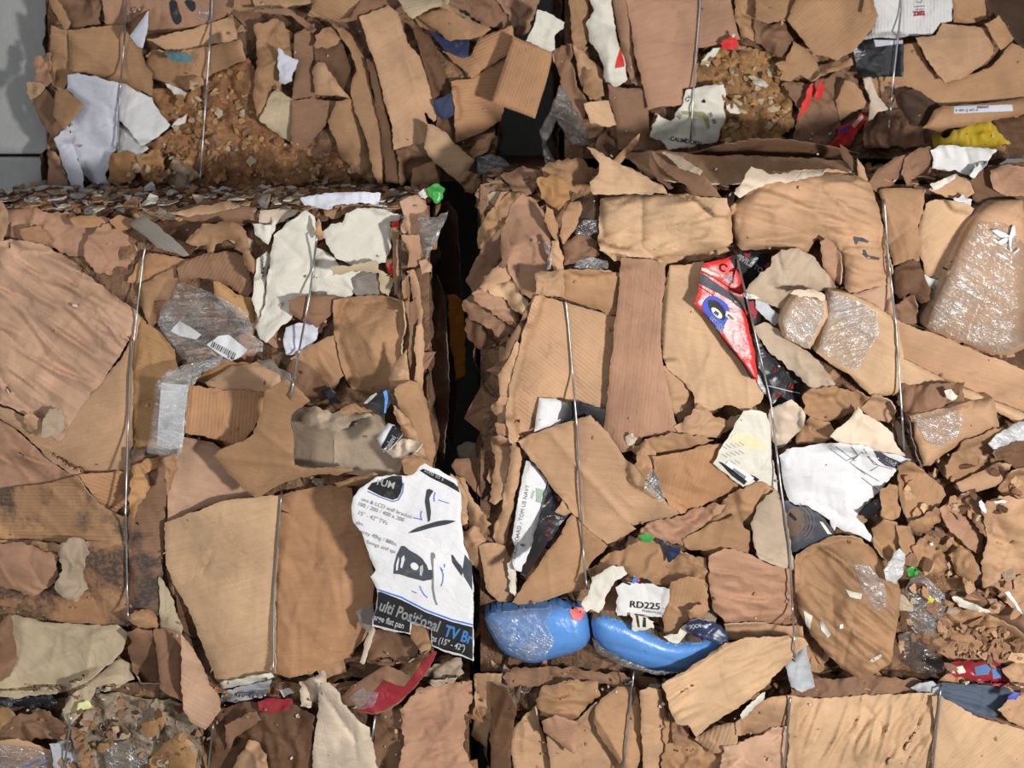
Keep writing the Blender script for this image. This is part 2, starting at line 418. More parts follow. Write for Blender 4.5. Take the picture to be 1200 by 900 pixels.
class Piece: pass
COUNT = [0]
GROOVES = []
def link(name, me, loc, parent=None):
    o = bpy.data.objects.new(name, me); COL.objects.link(o)
    if parent: o.parent = parent; o.location = loc - parent.location
    else: o.location = loc
    return o
GROUPS = dict(UL='waste pieces baled in the upper left bale', UR='waste pieces baled in the upper right bale',
    LL='waste pieces baled in the middle left bale', LR='waste pieces baled in the middle right bale',
    BL='waste pieces baled in the bottom left bale', BR='waste pieces baled in the bottom right bale', GAP='waste pieces in the gap between the bales')
FLOOR = dict(UL=-46.0, UR=-46.0, LL=-4.0, LR=-4.0, BL=1.0, BR=1.0)
def lighter(col, k=.25):
    c = PAL[col] if isinstance(col, str) else col
    return tuple(int(v + (235 - v) * k) for v in c)
def P(bale, kind, col, poly, label, cat=None, **o):
    COUNT[0] += 1; seed = COUNT[0]
    rnd = random.Random(seed)
    pp = parse(poly)
    A = abs(area(pp)); pre_ = o.get('pre', 'soft')
    if o.get('conform', True) and 'h' not in o and pre_ != 'none':
        am = .6 if o.get('calm') else 2.4 if A > 9000 else 4.5 if A > 2500 else 8.0
        o.setdefault('jx', rnd.uniform(-am, am)); o.setdefault('jy', rnd.uniform(-am, am))
    if o.get('conform', True) and 'h' not in o and 'curl' not in o and pre_ in ('soft', 'crumple', 'flat', 'paper') and 'tuck' not in o:
        hi = {'torn_cardboard': 3.2, 'cardboard_flap': 3.0, 'cardboard_strip': 2.0, 'paper_sheet': 1.8}.get(kind, 1.8)
        o['curl'] = (rnd.uniform(.2, 1) * hi * min(1.0, math.sqrt(A) / 45), rnd.uniform(-2.4, 2.4) + math.pi / 2, math.sqrt(A) * .6 + 3)
    if o.get('conform', True) and 'h' not in o and pre_ in ('soft', 'flat', 'crumple'):
        if 'bulge' not in o and A > 900:
            o['bulge'] = rnd.uniform(.2, 1.0) * (1.5 if pre_ == 'soft' else .9 if pre_ == 'flat' else 1.8); o['bw'] = math.sqrt(A) * .22
        if A > 1200 and not o.get('calm'):
            xs_ = [q[0] for q in pp]; ys_ = [q[1] for q in pp]; hg = list(o.get('hinges', ())); fo = list(o.get('folds', ()))
            for _ in range(1 if A < 4000 else 2 if A < 12000 else 3):
                u_, v_ = rnd.uniform(.25, .75), rnd.uniform(.25, .75); an = rnd.uniform(0, 6.283)
                qx, qy = min(xs_) + u_ * (max(xs_) - min(xs_)), min(ys_) + v_ * (max(ys_) - min(ys_))
                if pre_ != 'flat' or rnd.random() < .6: hg.append((qx, qy, qx + 50 * math.cos(an), qy + 50 * math.sin(an), rnd.uniform(-1, 1) * (2.0 if pre_ == 'flat' else 5.0)))
                if rnd.random() < .6:
                    L_ = math.sqrt(A) * rnd.uniform(.2, .45); an += rnd.uniform(-.5, .5)
                    fo.append((qx - L_ * math.cos(an), qy - L_ * math.sin(an), qx + L_ * math.cos(an), qy + L_ * math.sin(an), rnd.choice((-.45, -.3, .3, .4)), rnd.uniform(1.6, 3)))
            o['hinges'] = hg; o['folds'] = fo
    step = o.get('step', min(2.7 if o.get('wa') else 3.4, max(2.4, math.sqrt(A) / 26)))
    pre = o.get('pre', 'soft')
    if pre in ('pulp', 'crumple'): step = min(step, 3.4)
    p, pts, tris = triangulate(pp, step, rnd, o.get('torn', 2.1 if pre in ('crumple', 'pulp') or kind == 'torn_cardboard' else 1.1), seed * 1.3, o.get('smooth', 0))
    a = np.array(pts)
    # lie on what is underneath
    under = blur(dilate(H), 1)
    low = FLOOR.get(bale, -60.0) - 3
    hh = np.maximum(sample(under, a[:, 0], a[:, 1]), low)
    cx, cy = a[:, 0].mean(), a[:, 1].mean()
    M = np.c_[np.ones(len(a)), a[:, 0] - cx, a[:, 1] - cy]
    w = np.linalg.lstsq(M, hh, rcond=None)[0]
    lim = o.get('lim', .04)
    gx, gy = float(np.clip(w[1], -lim, lim)), float(np.clip(w[2], -lim, lim))
    res = hh - (gx * (a[:, 0] - cx) + gy * (a[:, 1] - cy))
    base = float(np.percentile(res, o.get('pct', 72))) + o.get('up', .7) * 1.5 + .35
    if 'h' in o: base, gx, gy = o['h'], 0.0, 0.0
    und = np.maximum(under, low - 20)
    fn = make_height(p, o, seed, base, gx, gy, cx, cy, und, GROOVES if not o.get('over') and pre != 'film' else None)
    hs = fn(a[:, 0], a[:, 1])
    ang = math.radians(o.get('fa', rnd.uniform(-40, 40)))
    if pre == 'film' or 'fm' in o:
        m = [film(*o.get('fm', ('clear',)))]; th = o.get('th', .5)
    else:
        var = o.get('var', 'card')
        m = [card(col, o.get('fl', 0.0), var), card(o.get('rim', lighter(col, .30)), 0.0, 'edge')]
        th = o.get('th', 3.4 if var in ('card', 'mould') else 1.2)
    me, org = build_mesh(kind, pts, tris, hs, m, th / 1000.0, ang)
    ob = link(kind, me, org)
    ob['label'] = label; ob['category'] = cat or CATS.get(kind, 'cardboard'); ob['group'] = o.get('group', GROUPS[bale])
    if o.get('stuff'): ob['kind'] = 'stuff'
    if o.get('splat', True): splat(np.c_[a, hs], not o.get('over'))
    q = Piece(); q.ob = ob; q.fn = fn; q.p = p; q.bale = bale; q.poly = pp
    return q
CATS = dict(paper_sheet='paper', plastic_film='plastic film', carton='box', label_sticker='label', plastic_bag='plastic bag')

def decal(q, name, col, poly, off=.14, step=3.0, torn=.25, th=.4, var='paper', label=None, fm=None, rough=0.0, rw=10, smooth=0):
    """print, tape, labels or wrap that follow the surface of a piece"""
    COUNT[0] += 1; seed = COUNT[0]; rnd = random.Random(seed)
    p, pts, tris = triangulate(poly, step, rnd, torn, seed * 1.1, smooth)
    a = np.array(pts)
    hs = q.fn(a[:, 0], a[:, 1]) + off
    if rough:
        hs = hs + np.array([rough * (1 + noise.noise((x / rw, y / rw, seed)) + .5 * noise.noise((x / rw * 3, y / rw * .8, seed))) for x, y in a])
    m = film(*fm) if fm else card(col, 0, var)
    me, org = build_mesh(name, pts, tris, hs, [m], th / 1000.0, rnd.uniform(-1, 1))
    ob = link(name, me, org, q.ob)
    if label: ob['label'] = label
    return ob
FONTS = {}
def glyphs(s, bold):
    k = (s, bold)
    if k not in FONTS:
        cu = bpy.data.curves.new('lettering', 'FONT'); cu.body = s; cu.resolution_u = 3; cu.offset = bold
        ob = bpy.data.objects.new('lettering', cu); COL.objects.link(ob)
        dg = bpy.context.evaluated_depsgraph_get(); dg.update()
        me = bpy.data.meshes.new_from_object(ob.evaluated_get(dg))
        FONTS[k] = ([(v.co.x, v.co.y) for v in me.vertices], [tuple(f.vertices) for f in me.polygons])
        bpy.data.objects.remove(ob); bpy.data.curves.remove(cu); bpy.data.meshes.remove(me)
    return FONTS[k]
def text(q, s, px, py, size, ang=0.0, col='ink', bold=0.02, sx=1.0, off=.26, mirror=False, skew=0.0):
    vs, fs = glyphs(s, bold)
    ca, sa = math.cos(math.radians(ang)), math.sin(math.radians(ang))
    pts = []
    for u, v in vs:
        u, v = u * size * sx + v * size * skew, -v * size
        if mirror: u = -u
        pts.append((px + u * ca - v * sa, py + u * sa + v * ca))
    a = np.array(pts)
    hs = q.fn(a[:, 0], a[:, 1]) + off
    V = [world(x, y, h) for (x, y), h in zip(pts, hs)]
    org = sum(V, Vector()) / len(V)
    me = bpy.data.meshes.new('lettering')
    me.from_pydata([v - org for v in V], [], [f[::-1] if mirror else f for f in fs])
    uv = me.uv_layers.new(name='uv')
    me.materials.append(card(col, 0, 'paper'))
    me.update()
    return link('lettering', me, org, q.ob)
def stroke(q, name, col, pts, w=1.0, off=.2):
    """a drawn or printed line on a piece"""
    p = parse(pts); L, Rr = [], []
    for i in range(len(p)):
        a, b = p[max(0, i - 1)], p[min(len(p) - 1, i + 1)]
        l = math.hypot(b[0] - a[0], b[1] - a[1]) + 1e-6
        nx, ny = -(b[1] - a[1]) / l * w / 2, (b[0] - a[0]) / l * w / 2
        L.append((p[i][0] + nx, p[i][1] + ny)); Rr.append((p[i][0] - nx, p[i][1] - ny))
    return decal(q, name, col, L + Rr[::-1], off=off, step=4.0, torn=0.0)

# ------------------------------------------------------------------ bales
BALES = {}
def rough_face(V, Fc, grid, nx, ny, amp, seed):
    base = len(V)
    G = [grid(i / nx, j / ny) for j in range(ny + 1) for i in range(nx + 1)]
    I, J = np.meshgrid(np.arange(nx + 1, dtype=float), np.arange(ny + 1, dtype=float))
    I, J = I.ravel() * 6, J.ravel() * 6
    k = .022 * facets(I, J, 40, seed + .1) + .012 * facets(I, J, 17, seed + .2)
    for (p, nrm), q in zip(G, k):
        V.append(p + nrm * float(q) * amp / .016)
    for j in range(ny):
        for i in range(nx):
            a = base + j * (nx + 1) + i
            Fc.append((a, a + 1, a + nx + 2, a + nx + 1))
def bale(key, label, x0, x1, z0, z1, yf, depth, col):
    e = bpy.data.objects.new('cardboard_bale', None); COL.objects.link(e)
    e.location = ((x0 + x1) / 2, yf + depth / 2, z0)
    e['label'] = label; e['category'] = 'bale'; e['group'] = 'wire tied bales of waste cardboard'
    V, Fc = [], []
    X = lambda t: x0 + (x1 - x0) * t
    Z = lambda t: z0 + (z1 - z0) * t
    Y = lambda t: yf + depth * t
    nx, nz, ny = int((x1 - x0) / .012), int((z1 - z0) / .012), int(depth / .03)
    rough_face(V, Fc, lambda a, b: (Vector((X(a), yf, Z(b))), Vector((0, -1, 0))), nx, nz, .016, 1.0)
    rough_face(V, Fc, lambda a, b: (Vector((X(a), Y(b), z1)), Vector((0, 0, 1))), nx, ny, .012, 2.0)
    rough_face(V, Fc, lambda a, b: (Vector((x1, Y(a), Z(b))), Vector((1, 0, 0))), ny, nz, .014, 3.0)
    rough_face(V, Fc, lambda a, b: (Vector((x0, Y(1 - a), Z(b))), Vector((-1, 0, 0))), ny, nz, .014, 4.0)
    rough_face(V, Fc, lambda a, b: (Vector((X(1 - a), yf + depth, Z(b))), Vector((0, 1, 0))), nx // 3, nz // 3, .012, 5.0)
    b0 = len(V); V += [Vector((x0, yf, z0)), Vector((x0, yf + depth, z0)), Vector((x1, yf + depth, z0)), Vector((x1, yf, z0))]
    Fc.append((b0, b0 + 1, b0 + 2, b0 + 3))
    me = bpy.data.meshes.new('compressed_layers')
    me.from_pydata([v - Vector(e.location) for v in V], [], Fc)
    me.materials.append(core_mat(col)); me.update()
    o = bpy.data.objects.new('compressed_layers', me); COL.objects.link(o); o.parent = e
    BALES[key] = e
    # relief
    for j in range(GH):
        for i in range(GW):
            px, py = i * CELL - MX, j * CELL - MY
            p = world(px, py, -yf * 100)
            if x0 <= p.x <= x1 and z0 <= p.z <= z1:
                H[j, i] = max(H[j, i], -yf * 100); HW[j, i] = max(HW[j, i], -yf * 100)
    return e
def core_mat(col):
    key = ('core', col)
    if key in MATS: return MATS[key]
    n = NT('compressed_cardboard')
    tc = n.n('ShaderNodeTexCoord').outputs['Object']
    a = n.noise(tc, 9.0, 6.0, 0.65, 0.6); b = n.noise(tc, 45.0, 5.0, 0.7, 0.4)
    vo = n.n('ShaderNodeTexVoronoi', Scale=13.0)
    wv = n.n('ShaderNodeVectorMath', _operation='ADD'); n.l(tc, wv.inputs[0])
    nz = n.n('ShaderNodeTexNoise', Scale=6.0, Detail=4.0); n.l(tc, nz.inputs['Vector'])
    sv = n.n('ShaderNodeVectorMath', _operation='SCALE'); sv.inputs[3].default_value = 0.22
    n.l(nz.outputs[1], sv.inputs[0]); n.l(sv.outputs[0], wv.inputs[1]); n.l(wv.outputs[0], vo.inputs['Vector'])
    sep = n.n('ShaderNodeSeparateColor'); n.l(vo.outputs['Color'], sep.inputs[0])
    c = lin(PAL[col])
    base = n.mix(sep.outputs[0], tuple(x * .62 for x in c[:3]) + (1,), lin((166, 126, 92)))
    base = n.mix(n.ramp(a, 0.45, 0.62, 0, .55), base, tuple(x * .5 for x in c[:3]) + (1,))
    base = n.mix(n.ramp(b, 0.64, 0.72, 0, .4), base, lin((206, 176, 138)))
    pb = n.n('ShaderNodeBsdfPrincipled', Roughness=0.85); n.l(base, pb.inputs['Base Color'])
    bp = n.n('ShaderNodeBump', Strength=1.0, Distance=0.02); n.l(n.math('ADD', a, b), bp.inputs['Height']); n.l(bp.outputs[0], pb.inputs['Normal'])
    n.l(pb.outputs[0], n.out.inputs['Surface'])
    MATS[key] = n.m
    return n.m

def chip(V, Fc, MI, UV, c, size, nrm, rnd, mi, aspect=1.0, th=.002, curl=.25):
    """one torn scrap with thickness, added to a scrap heap"""
    nrm = nrm.normalized()
    t = nrm.orthogonal().normalized(); t.rotate(__import__('mathutils').Quaternion(nrm, rnd.uniform(0, 6.28)))
    b = nrm.cross(t)
    k = rnd.randint(6, 9); ring = []
    cu, cv = rnd.uniform(-1, 1) * curl, rnd.uniform(-1, 1) * curl
    for i in range(k):
        a = 6.283 * i / k + rnd.uniform(-.25, .25); r = size * rnd.uniform(.55, 1.1)
        ring.append((r * math.cos(a), r * math.sin(a) * aspect))
    mid = [(x * .5 + rnd.uniform(-.1, .1) * size, y * .5) for x, y in ring]
    pl = [(0, 0)] + mid + ring
    def pos(u, v, o): return c + t * u + b * v + nrm * (cu * u * u / size + cv * v * v / size * 1.2 + o)
    s = len(V)
    bump = [rnd.uniform(-.07, .07) * size for _ in pl]
    for (u, v), w in zip(pl, bump): V.append(pos(u, v, w))
    for (u, v), w in zip(pl, bump): V.append(pos(u, v, w - th))
    n = len(pl)
    for i in range(k):
        j = (i + 1) % k
        for f in ((0, 1 + i, 1 + j), (1 + i, 1 + k + i, 1 + k + j), (1 + i, 1 + k + j, 1 + j)):
            Fc.append(tuple(s + x for x in f)); MI.append(mi); Fc.append(tuple(s + n + x for x in f[::-1])); MI.append(mi)
        Fc.append((s + 1 + k + i, s + n + 1 + k + i, s + n + 1 + k + j, s + 1 + k + j)); MI.append(mi)
    UV += [(u + c.x, v + c.z) for u, v in pl] * 2
def heap(name, label, cat, items, cols, bale_key=None):
    """items: (centre, size, normal, aspect, colour index)"""
    V, Fc, MI, UV = [], [], [], []
    rnd = random.Random(len(items) + 5)
    for c, size, nrm, asp, ci in items: chip(V, Fc, MI, UV, c, size, nrm, rnd, ci, asp)
    org = sum(V, Vector()) / len(V)
    me = bpy.data.meshes.new(name); me.from_pydata([v - org for v in V], [], Fc)
    for c in cols: me.materials.append(card(c, 0, 'card'))
    me.polygons.foreach_set('material_index', MI)
    uv = me.uv_layers.new(name='uv'); co = np.array(UV); vi = np.empty(len(me.loops), int); me.loops.foreach_get('vertex_index', vi)
    uv.data.foreach_set('uv', co[vi].ravel()); me.update()
    o = link(name, me, org); o['label'] = label; o['category'] = cat; o['kind'] = 'stuff'
    return o
def scatter(poly, n, size, rnd, cols, dh=(-.4, .8), tilt=.35, lay=True, crev=0):
    """scraps over an area of a bale's front, lying on the relief there"""
    p = parse(poly); xs = [q[0] for q in p]; ys = [q[1] for q in p]; it = []
    Hs = blur(H, 2); Hm = blur(H, 14)
    while len(it) < n:
        x, y = rnd.uniform(min(xs), max(xs)), rnd.uniform(min(ys), max(ys))
        if not inside(p, np.array([x]), np.array([y]))[0]: continue
        if crev and float(sample(Hm, x, y)) - float(sample(H, x, y)) < crev and rnd.random() < .93: continue
        s = rnd.uniform(*size) ** 1.0
        h = float(sample(Hs, x, y)) + rnd.uniform(*dh)
        if h < -60: continue
        nr = Vector((rnd.gauss(0, tilt), -1, rnd.gauss(0, tilt)))
        it.append((world(x, y, h), s, nr, rnd.uniform(.35, 1.0), rnd.randrange(len(cols))))
        if lay:
            r = s / .002 * .5
            splat([(x + dx * r, y + dy * r, h + s * 42) for dx in (-1, -.5, 0, .5, 1) for dy in (-1, -.5, 0, .5, 1) if dx * dx + dy * dy <= 1])
    return it

def wire(key, pts, r=.0025):
    """a taut baling wire lying on the front of a bale; pts: px,py"""
    p = resample_open(parse(pts), 6.0)
    hs = np.array([max(float(sample(HW, x + dx, y)) for dx in (-2, 0, 2)) for x, y in p]) + .30
    n = len(hs)
    sm = hs.copy()
    for i in range(n):
        a, b = max(0, i - 4), min(n, i + 5)
        sm[i] = np.percentile(hs[a:b], 70)
    sm = np.array([sm[max(0, i - 2):i + 3].mean() for i in range(n)])
    sm = np.maximum(sm, hs)
    sm[0] -= 3; sm[-1] -= 3
    c = [world(x, y, h) for (x, y), h in zip(p, sm)]
    e = BALES[key]
    V, Fc = [], []
    K = 8
    for i, q in enumerate(c):
        d = (c[min(n - 1, i + 1)] - c[max(0, i - 1)]).normalized()
        t = d.cross(Vector((0, 1, 0))).normalized(); b = d.cross(t)
        for j in range(K):
            a = 6.283 * j / K; V.append(q + (t * math.cos(a) + b * math.sin(a)) * r)
    for i in range(n - 1):
        for j in range(K):
            Fc.append((i * K + j, i * K + (j + 1) % K, (i + 1) * K + (j + 1) % K, (i + 1) * K + j))
    Fc += [tuple(range(K))[::-1], tuple(range((n - 1) * K, n * K))]
    org = c[n // 2]
    me = bpy.data.meshes.new('baling_wire'); me.from_pydata([v - org for v in V], [], Fc)
    me.materials.append(plain('galvanised_wire', (178, 178, 180), .36, .85, .5))
    me.polygons.foreach_set('use_smooth', [True] * len(Fc)); me.update()
    return link('baling_wire', me, org, e)
def resample_open(p, step):
    q = []
    for a, b in zip(p[:-1], p[1:]):
        k = max(1, int(round(math.hypot(b[0] - a[0], b[1] - a[1]) / step)))
        q += [(a[0] + (b[0] - a[0]) * j / k, a[1] + (b[1] - a[1]) * j / k) for j in range(k)]
    return q + [p[-1]]
def box(name, x0, x1, y0, y1, z0, z1, m, bev=0.0):
    V = [(x, y, z) for x in (x0, x1) for y in (y0, y1) for z in (z0, z1)]
    Fc = [(0, 1, 3, 2), (4, 6, 7, 5), (0, 4, 5, 1), (2, 3, 7, 6), (0, 2, 6, 4), (1, 5, 7, 3)]
    me = bpy.data.meshes.new(name); c = Vector(((x0 + x1) / 2, (y0 + y1) / 2, (z0 + z1) / 2))
    me.from_pydata([Vector(v) - c for v in V], [], Fc); me.materials.append(m); me.update()
    o = bpy.data.objects.new(name, me); COL.objects.link(o); o.location = c
    if bev:
        b = o.modifiers.new('edge', 'BEVEL'); b.width = bev; b.segments = 2
    return o
# ------------------------------------------------------------------ the place
conc = concrete('grey_concrete', (172, 171, 168))
def setting(o): o['kind'] = 'structure'; return o
setting(box('floor', -4.5, 4.5, -5.5, 3.0, -.2, 0, concrete('floor_concrete', (120, 118, 114))))
setting(box('wall_back', -4.5, 4.5, 1.75, 1.95, 0, 4.2, conc))
setting(box('ceiling', -4.5, 4.5, -1.2, 1.95, 4.2, 4.4, concrete('ceiling_grey', (130, 130, 130))))
pb = box('wall_left', -2.6, -1.262, .53, 1.75, 0, 2.249, conc, .006); setting(pb)
pt = box('wall_left_upper', -2.6, -1.262, .53, 1.75, 2.257, 4.2, conc, .006); setting(pt)

# ------------------------------------------------------------------ the six bales
bale('UL', 'upper left bale of brown cardboard beside the grey wall', -1.235, -.045, 2.19, 3.05, .45, 1.1, 'brown')
bale('UR', 'upper right bale of cardboard with a yellow bag at its foot', .14, 1.50, 2.25, 3.05, .45, 1.1, 'brown')
bale('BL', 'bottom left bale of crumbled cardboard and film under the beige sheet', -1.33, -.10, 0, 1.05, .0, .50, 'brown')
bale('BR', 'bottom right bale with the long creased tan panel and charcoal sheet', -.05, 1.33, 0, 1.05, .0, 1.1, 'brown')
bale('LL', 'middle left bale with the white television bracket packaging at its right edge', -1.33, -.195, 1.06, 2.165, .04, .47, 'brown')
bale('LR', 'middle right bale with blue slabs and big crumpled white paper', -.075, 1.33, 1.06, 2.215, .04, 1.1, 'brown')

GROOVES += [parse(s) for s in ('168,295 152,440 147,600 150,722', '363,345 345,440', '328,580 321,690 320,790', '664,352 676,500 684,655',
    '1041,300 1050,380 1058,500', '903,470 915,570 925,640 932,760', '820,0 814,85 808,160', '147,0 140,115 137,175', '248,0 243,90 234,210',
    '1056,0 1046,100 1041,165', '742,790 730,900', '926,815 918,900', '1103,806 1092,900')]

rs = random.Random(3)
fc = ['tan', 'kraft', 'brown', 'dark', 'red_tan', 'brown', 'orange', 'dark', 'grey_tan']
for k, poly, n, lab in (
    ('UL', '66,-10 590,-10 580,226 70,226', 150, 'torn brown scraps packed between the sheets of the upper left bale'),
    ('UR', '655,-50 1262,-50 1262,200 650,200', 170, 'torn brown scraps packed between the sheets of the upper right bale'),
    ('BL', '-60,815 545,815 545,1090 -60,1090', 260, 'torn brown scraps packed in the bottom left bale'),
    ('BR', '575,790 1262,800 1262,1090 575,1090', 300, 'torn brown scraps packed in the bottom right bale'),
    ('LL', '-60,252 500,246 505,790 -60,800', 200, 'torn brown scraps packed between the sheets of the middle left bale'),
    ('LR', '568,195 1262,195 1262,790 570,780', 380, 'torn brown scraps packed between the sheets of the middle right bale')):
    heap('torn_scraps', lab, 'cardboard scraps', scatter(poly, n, (.02, .075), rs, fc, (-.3, .5), .3), fc)
# the flattened layers along the tops of the middle row and of the bottom row
def ledge(x0, x1, y0, y1, z, n, lab, cols, tl=.12, size=(.007, .026)):
    it = []
    for _ in range(n):
        c = Vector((rs.uniform(x0, x1), rs.uniform(y0, y1), z + rs.uniform(-.012, .014)))
        it.append((c, rs.uniform(*size), Vector((rs.gauss(0, tl), rs.gauss(-.25, tl), 1)), rs.uniform(.3, .9), rs.randrange(len(cols))))
    heap('flattened_scraps', lab, 'cardboard scraps', it, cols)
lc = ['tan', 'kraft', 'brown', 'dark', 'grey_tan', 'grey', 'off', 'orange', 'brown', 'kraft', 'dark', 'brown']
ledge(-1.3, -.21, .0, .42, 2.172, 1100, 'flattened mixed scraps lying along the top of the middle left bale', lc + ['off', 'grey_white', 'silver', 'grey'])
ledge(-.06, 1.32, .02, .42, 2.222, 900, 'flattened mixed scraps lying along the top of the middle right bale', lc)
ledge(-1.32, -.11, -.03, .06, 1.03, 130, 'crumbs of paper and board along the top edge of the bottom left bale', lc)
ledge(-.04, 1.32, -.03, .06, 1.04, 200, 'crumbs of brown board along the top edge of the bottom right bale', lc[:6])

# ================================================================== UPPER LEFT BALE
U = 'UL'
P(U, 'pulped_cardboard', 'pulp', '172,108 215,98 290,70 312,100 322,150 345,170 420,180 450,215 450,226 128,226 130,185 170,172 202,150', 'crumbling yellow-brown pulped cardboard right of the white sheet in the upper left bale', pre='pulp', var='pulp', stuff=1, up=.2)
P(U, 'cardboard_sheet', 'brown', '66,-4 118,-4 117,28 84,34 70,22', 'dark crumpled sheet with a hollow at the top left corner of the upper left bale', pre='crumple')
P(U, 'cardboard_strip', 'kraft', '56,-4 66,-4 83,26 79,36 74,32 62,12', 'narrow folded brown strip slanting at the top left corner of the bale', up=1.5, pre='flat')
P(U, 'cardboard_sheet', 'kraft', '60,30 80,36 83,92 72,108 60,100 58,60', 'vertical brown edge piece left of the big flap with the curved shadow', pre='soft')
P(U, 'torn_cardboard', 'red_tan', '41,66 60,62 61,96 52,101 42,98 39,74', 'small reddish scrap sticking out towards the grey wall', pre='crumple', h=-40)
P(U, 'cardboard_sheet', 'brown', '38,122 42,112 54,104 66,120 63,136 76,152 64,166 50,146', 'bent brown sheet poking out left of the brown square flap', up=1, h=-39, tilt=(8, 0))
P(U, 'torn_cardboard', 'tan', '32,97 42,96 52,100 48,108 36,118 32,110', 'small curled tan scrap at the far left edge, nearest the wall', pre='crumple', h=-38)
P(U, 'cardboard_strip', 'red_tan', '55,176 65,178 86,226 56,226', 'reddish upright strip at the lower left corner of the upper left bale', pre='flat', up=.2)
a = P(U, 'cardboard_sheet', 'red_tan', '118,-4 282,-4 270,16 245,28 200,37 172,40 147,30 124,28', 'reddish carton panel with two black printed drops, top of the upper left bale', pre='flat', up=.6, fl=.4)
decal(a, 'printed_drop', 'black', '198,0 207,0 209,10 214,24 208,30 203,26 199,14', smooth=1)
decal(a, 'printed_drop', 'black', '215,0 228,0 230,11 225,15 219,8', smooth=1)
decal(a, 'clear_tape', 'white', '232,13 247,11 248,24 232,24', fm=('clear',), rough=.1)
P(U, 'cardboard_sheet', 'kraft', '275,-4 300,-4 298,10 282,14 272,10', 'grey-brown scrap beside the printed panel at the top edge', 'cardboard', pre='soft')
P(U, 'cardboard_sheet', 'tan', '172,46 200,40 245,28 272,18 279,46 245,54 200,61', 'tan slanting panel under the two black printed drops', pre='flat', up=.9, fl=.3)
P(U, 'cardboard_sheet', 'kraft', '176,60 200,61 246,54 282,46 288,70 262,82 246,90 218,106 178,92 168,78', 'brown panel crossed by the second wire, above the pulp', pre='soft', up=.5, fl=.3, wd=-25, wa=.3)
P(U, 'torn_cardboard', 'teal', '192,62 202,60 216,61 227,66 224,73 206,72 196,68', 'small blue-green crumpled label between two brown panels', 'label', pre='crumple', up=.5, rough=.5)
a = P(U, 'cardboard_flap', 'kraft', '80,35 147,28 152,44 166,58 170,76 179,86 178,112 150,102 118,90 98,86 82,88', 'big kraft flap with a curved shadow above the white sheet', calm=1, pre='flat', up=1.6, fl=.3, folds=[(80, 45, 140, 88, .8, 7)], tuck=(1.2, 14))
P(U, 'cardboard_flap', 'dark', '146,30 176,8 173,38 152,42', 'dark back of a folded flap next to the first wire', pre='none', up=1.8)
P(U, 'paper_sheet', 'cool', '174,12 173,36 167,57 161,54 152,42', 'small pale grey triangular flap near the first wire', up=2.2, pre='none', var='paper', torn=.4)
P(U, 'paper_sheet', 'grey_white', '138,146 150,150 160,165 173,174 166,180 158,186 138,180', 'grey crumpled scrap below the wrinkled white paper', pre='paper', var='paper', up=.6)
P(U, 'paper_sheet', 'grey_white', '140,98 150,101 178,115 188,132 200,147 184,160 166,171 156,158 137,138', 'wrinkled off-white paper tapering to the right over the pulp', pre='paper', var='paper', up=.9)
P(U, 'paper_sheet', 'cool', '79,88 92,86 114,90 140,97 138,140 138,175 131,180 124,205 131,221 116,222 98,205 86,172 77,148 98,122 79,104', 'large white paper sheet hanging beside the wall in the upper left bale', pre='paper', var='paper', up=1.3, rough=.7, folds=[(80, 150, 118, 215, .5, 4)])
P(U, 'paper_sheet', 'cool', '64,163 70,156 77,150 88,178 98,205 99,226 86,226 74,194', 'narrow white strip folded along the left edge of the white sheet', pre='flat', var='paper', up=.8, tilt=(5, 0))
P(U, 'cardboard_flap', 'kraft', '65,106 77,104 98,122 88,138 76,152 62,135', 'brown square flap lying over the white sheet\'s left edge', pre='flat', up=2.0, fl=.2)
P(U, 'torn_cardboard', 'ochre', '131,180 142,176 156,178 163,190 158,207 140,216 126,212', 'crumpled ochre lump at the foot of the white sheet', pre='crumple', up=1)
P(U, 'torn_cardboard', 'grey_tan', '195,196 208,180 222,190 232,205 216,222 196,216', 'pale stone-like lump low in the pulp, left of the second wire', pre='crumple', up=1)
P(U, 'torn_cardboard', 'ochre', '160,184 186,174 194,196 190,214 168,212', 'ochre folded lump between the two pale scraps low in the pulp', pre='crumple', up=.8)
P(U, 'paper_sheet', 'off', '200,148 208,140 221,132 217,144 204,151', 'white paper chip at the tip of the wrinkled paper', pre='paper', var='paper', up=1)
P(U, 'paper_sheet', 'off', '194,98 204,100 219,109 214,114 204,110', 'white torn chip above the pulp, under the brown panel', pre='paper', var='paper', up=1)
P(U, 'torn_cardboard', 'tan', '222,94 236,92 240,100 226,106 220,102', 'pale tan crumb beside the second wire', pre='crumple', up=.8)
# middle and right of the upper left bale
P(U, 'cardboard_sheet', 'kraft', '298,30 326,20 340,40 345,80 325,110 322,100 304,140 296,120 300,70', 'crumpled brown sheet left of the small white chip', pre='crumple', up=.5)
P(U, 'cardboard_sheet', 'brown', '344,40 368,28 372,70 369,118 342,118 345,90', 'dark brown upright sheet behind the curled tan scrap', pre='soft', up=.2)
P(U, 'cardboard_sheet', 'dark', '368,56 400,44 412,80 412,112 396,116 370,80', 'shadowed brown hollow sheet under the curled scrap', pre='soft', up=.1)  # shade of the hollow is in the sheet's dark colour
P(U, 'paper_sheet', 'cool', '326,54 334,64 350,70 342,95 334,98 327,95', 'small white torn chip among brown sheets, left of the tall strips', pre='paper', var='paper', up=1)
P(U, 'cardboard_sheet', 'beige', '304,140 316,116 324,104 334,110 345,118 345,155 340,166 318,152', 'pale torn beige sheet with a vertical crack, above the pulp', pre='soft', up=.9, folds=[(332, 112, 324, 155, -.6, 2)])
P(U, 'cardboard_sheet', 'brown', '342,118 366,114 396,120 386,140 358,177 342,172', 'brown sheet with a diagonal fold left of the tall strips', pre='flat', up=.6)
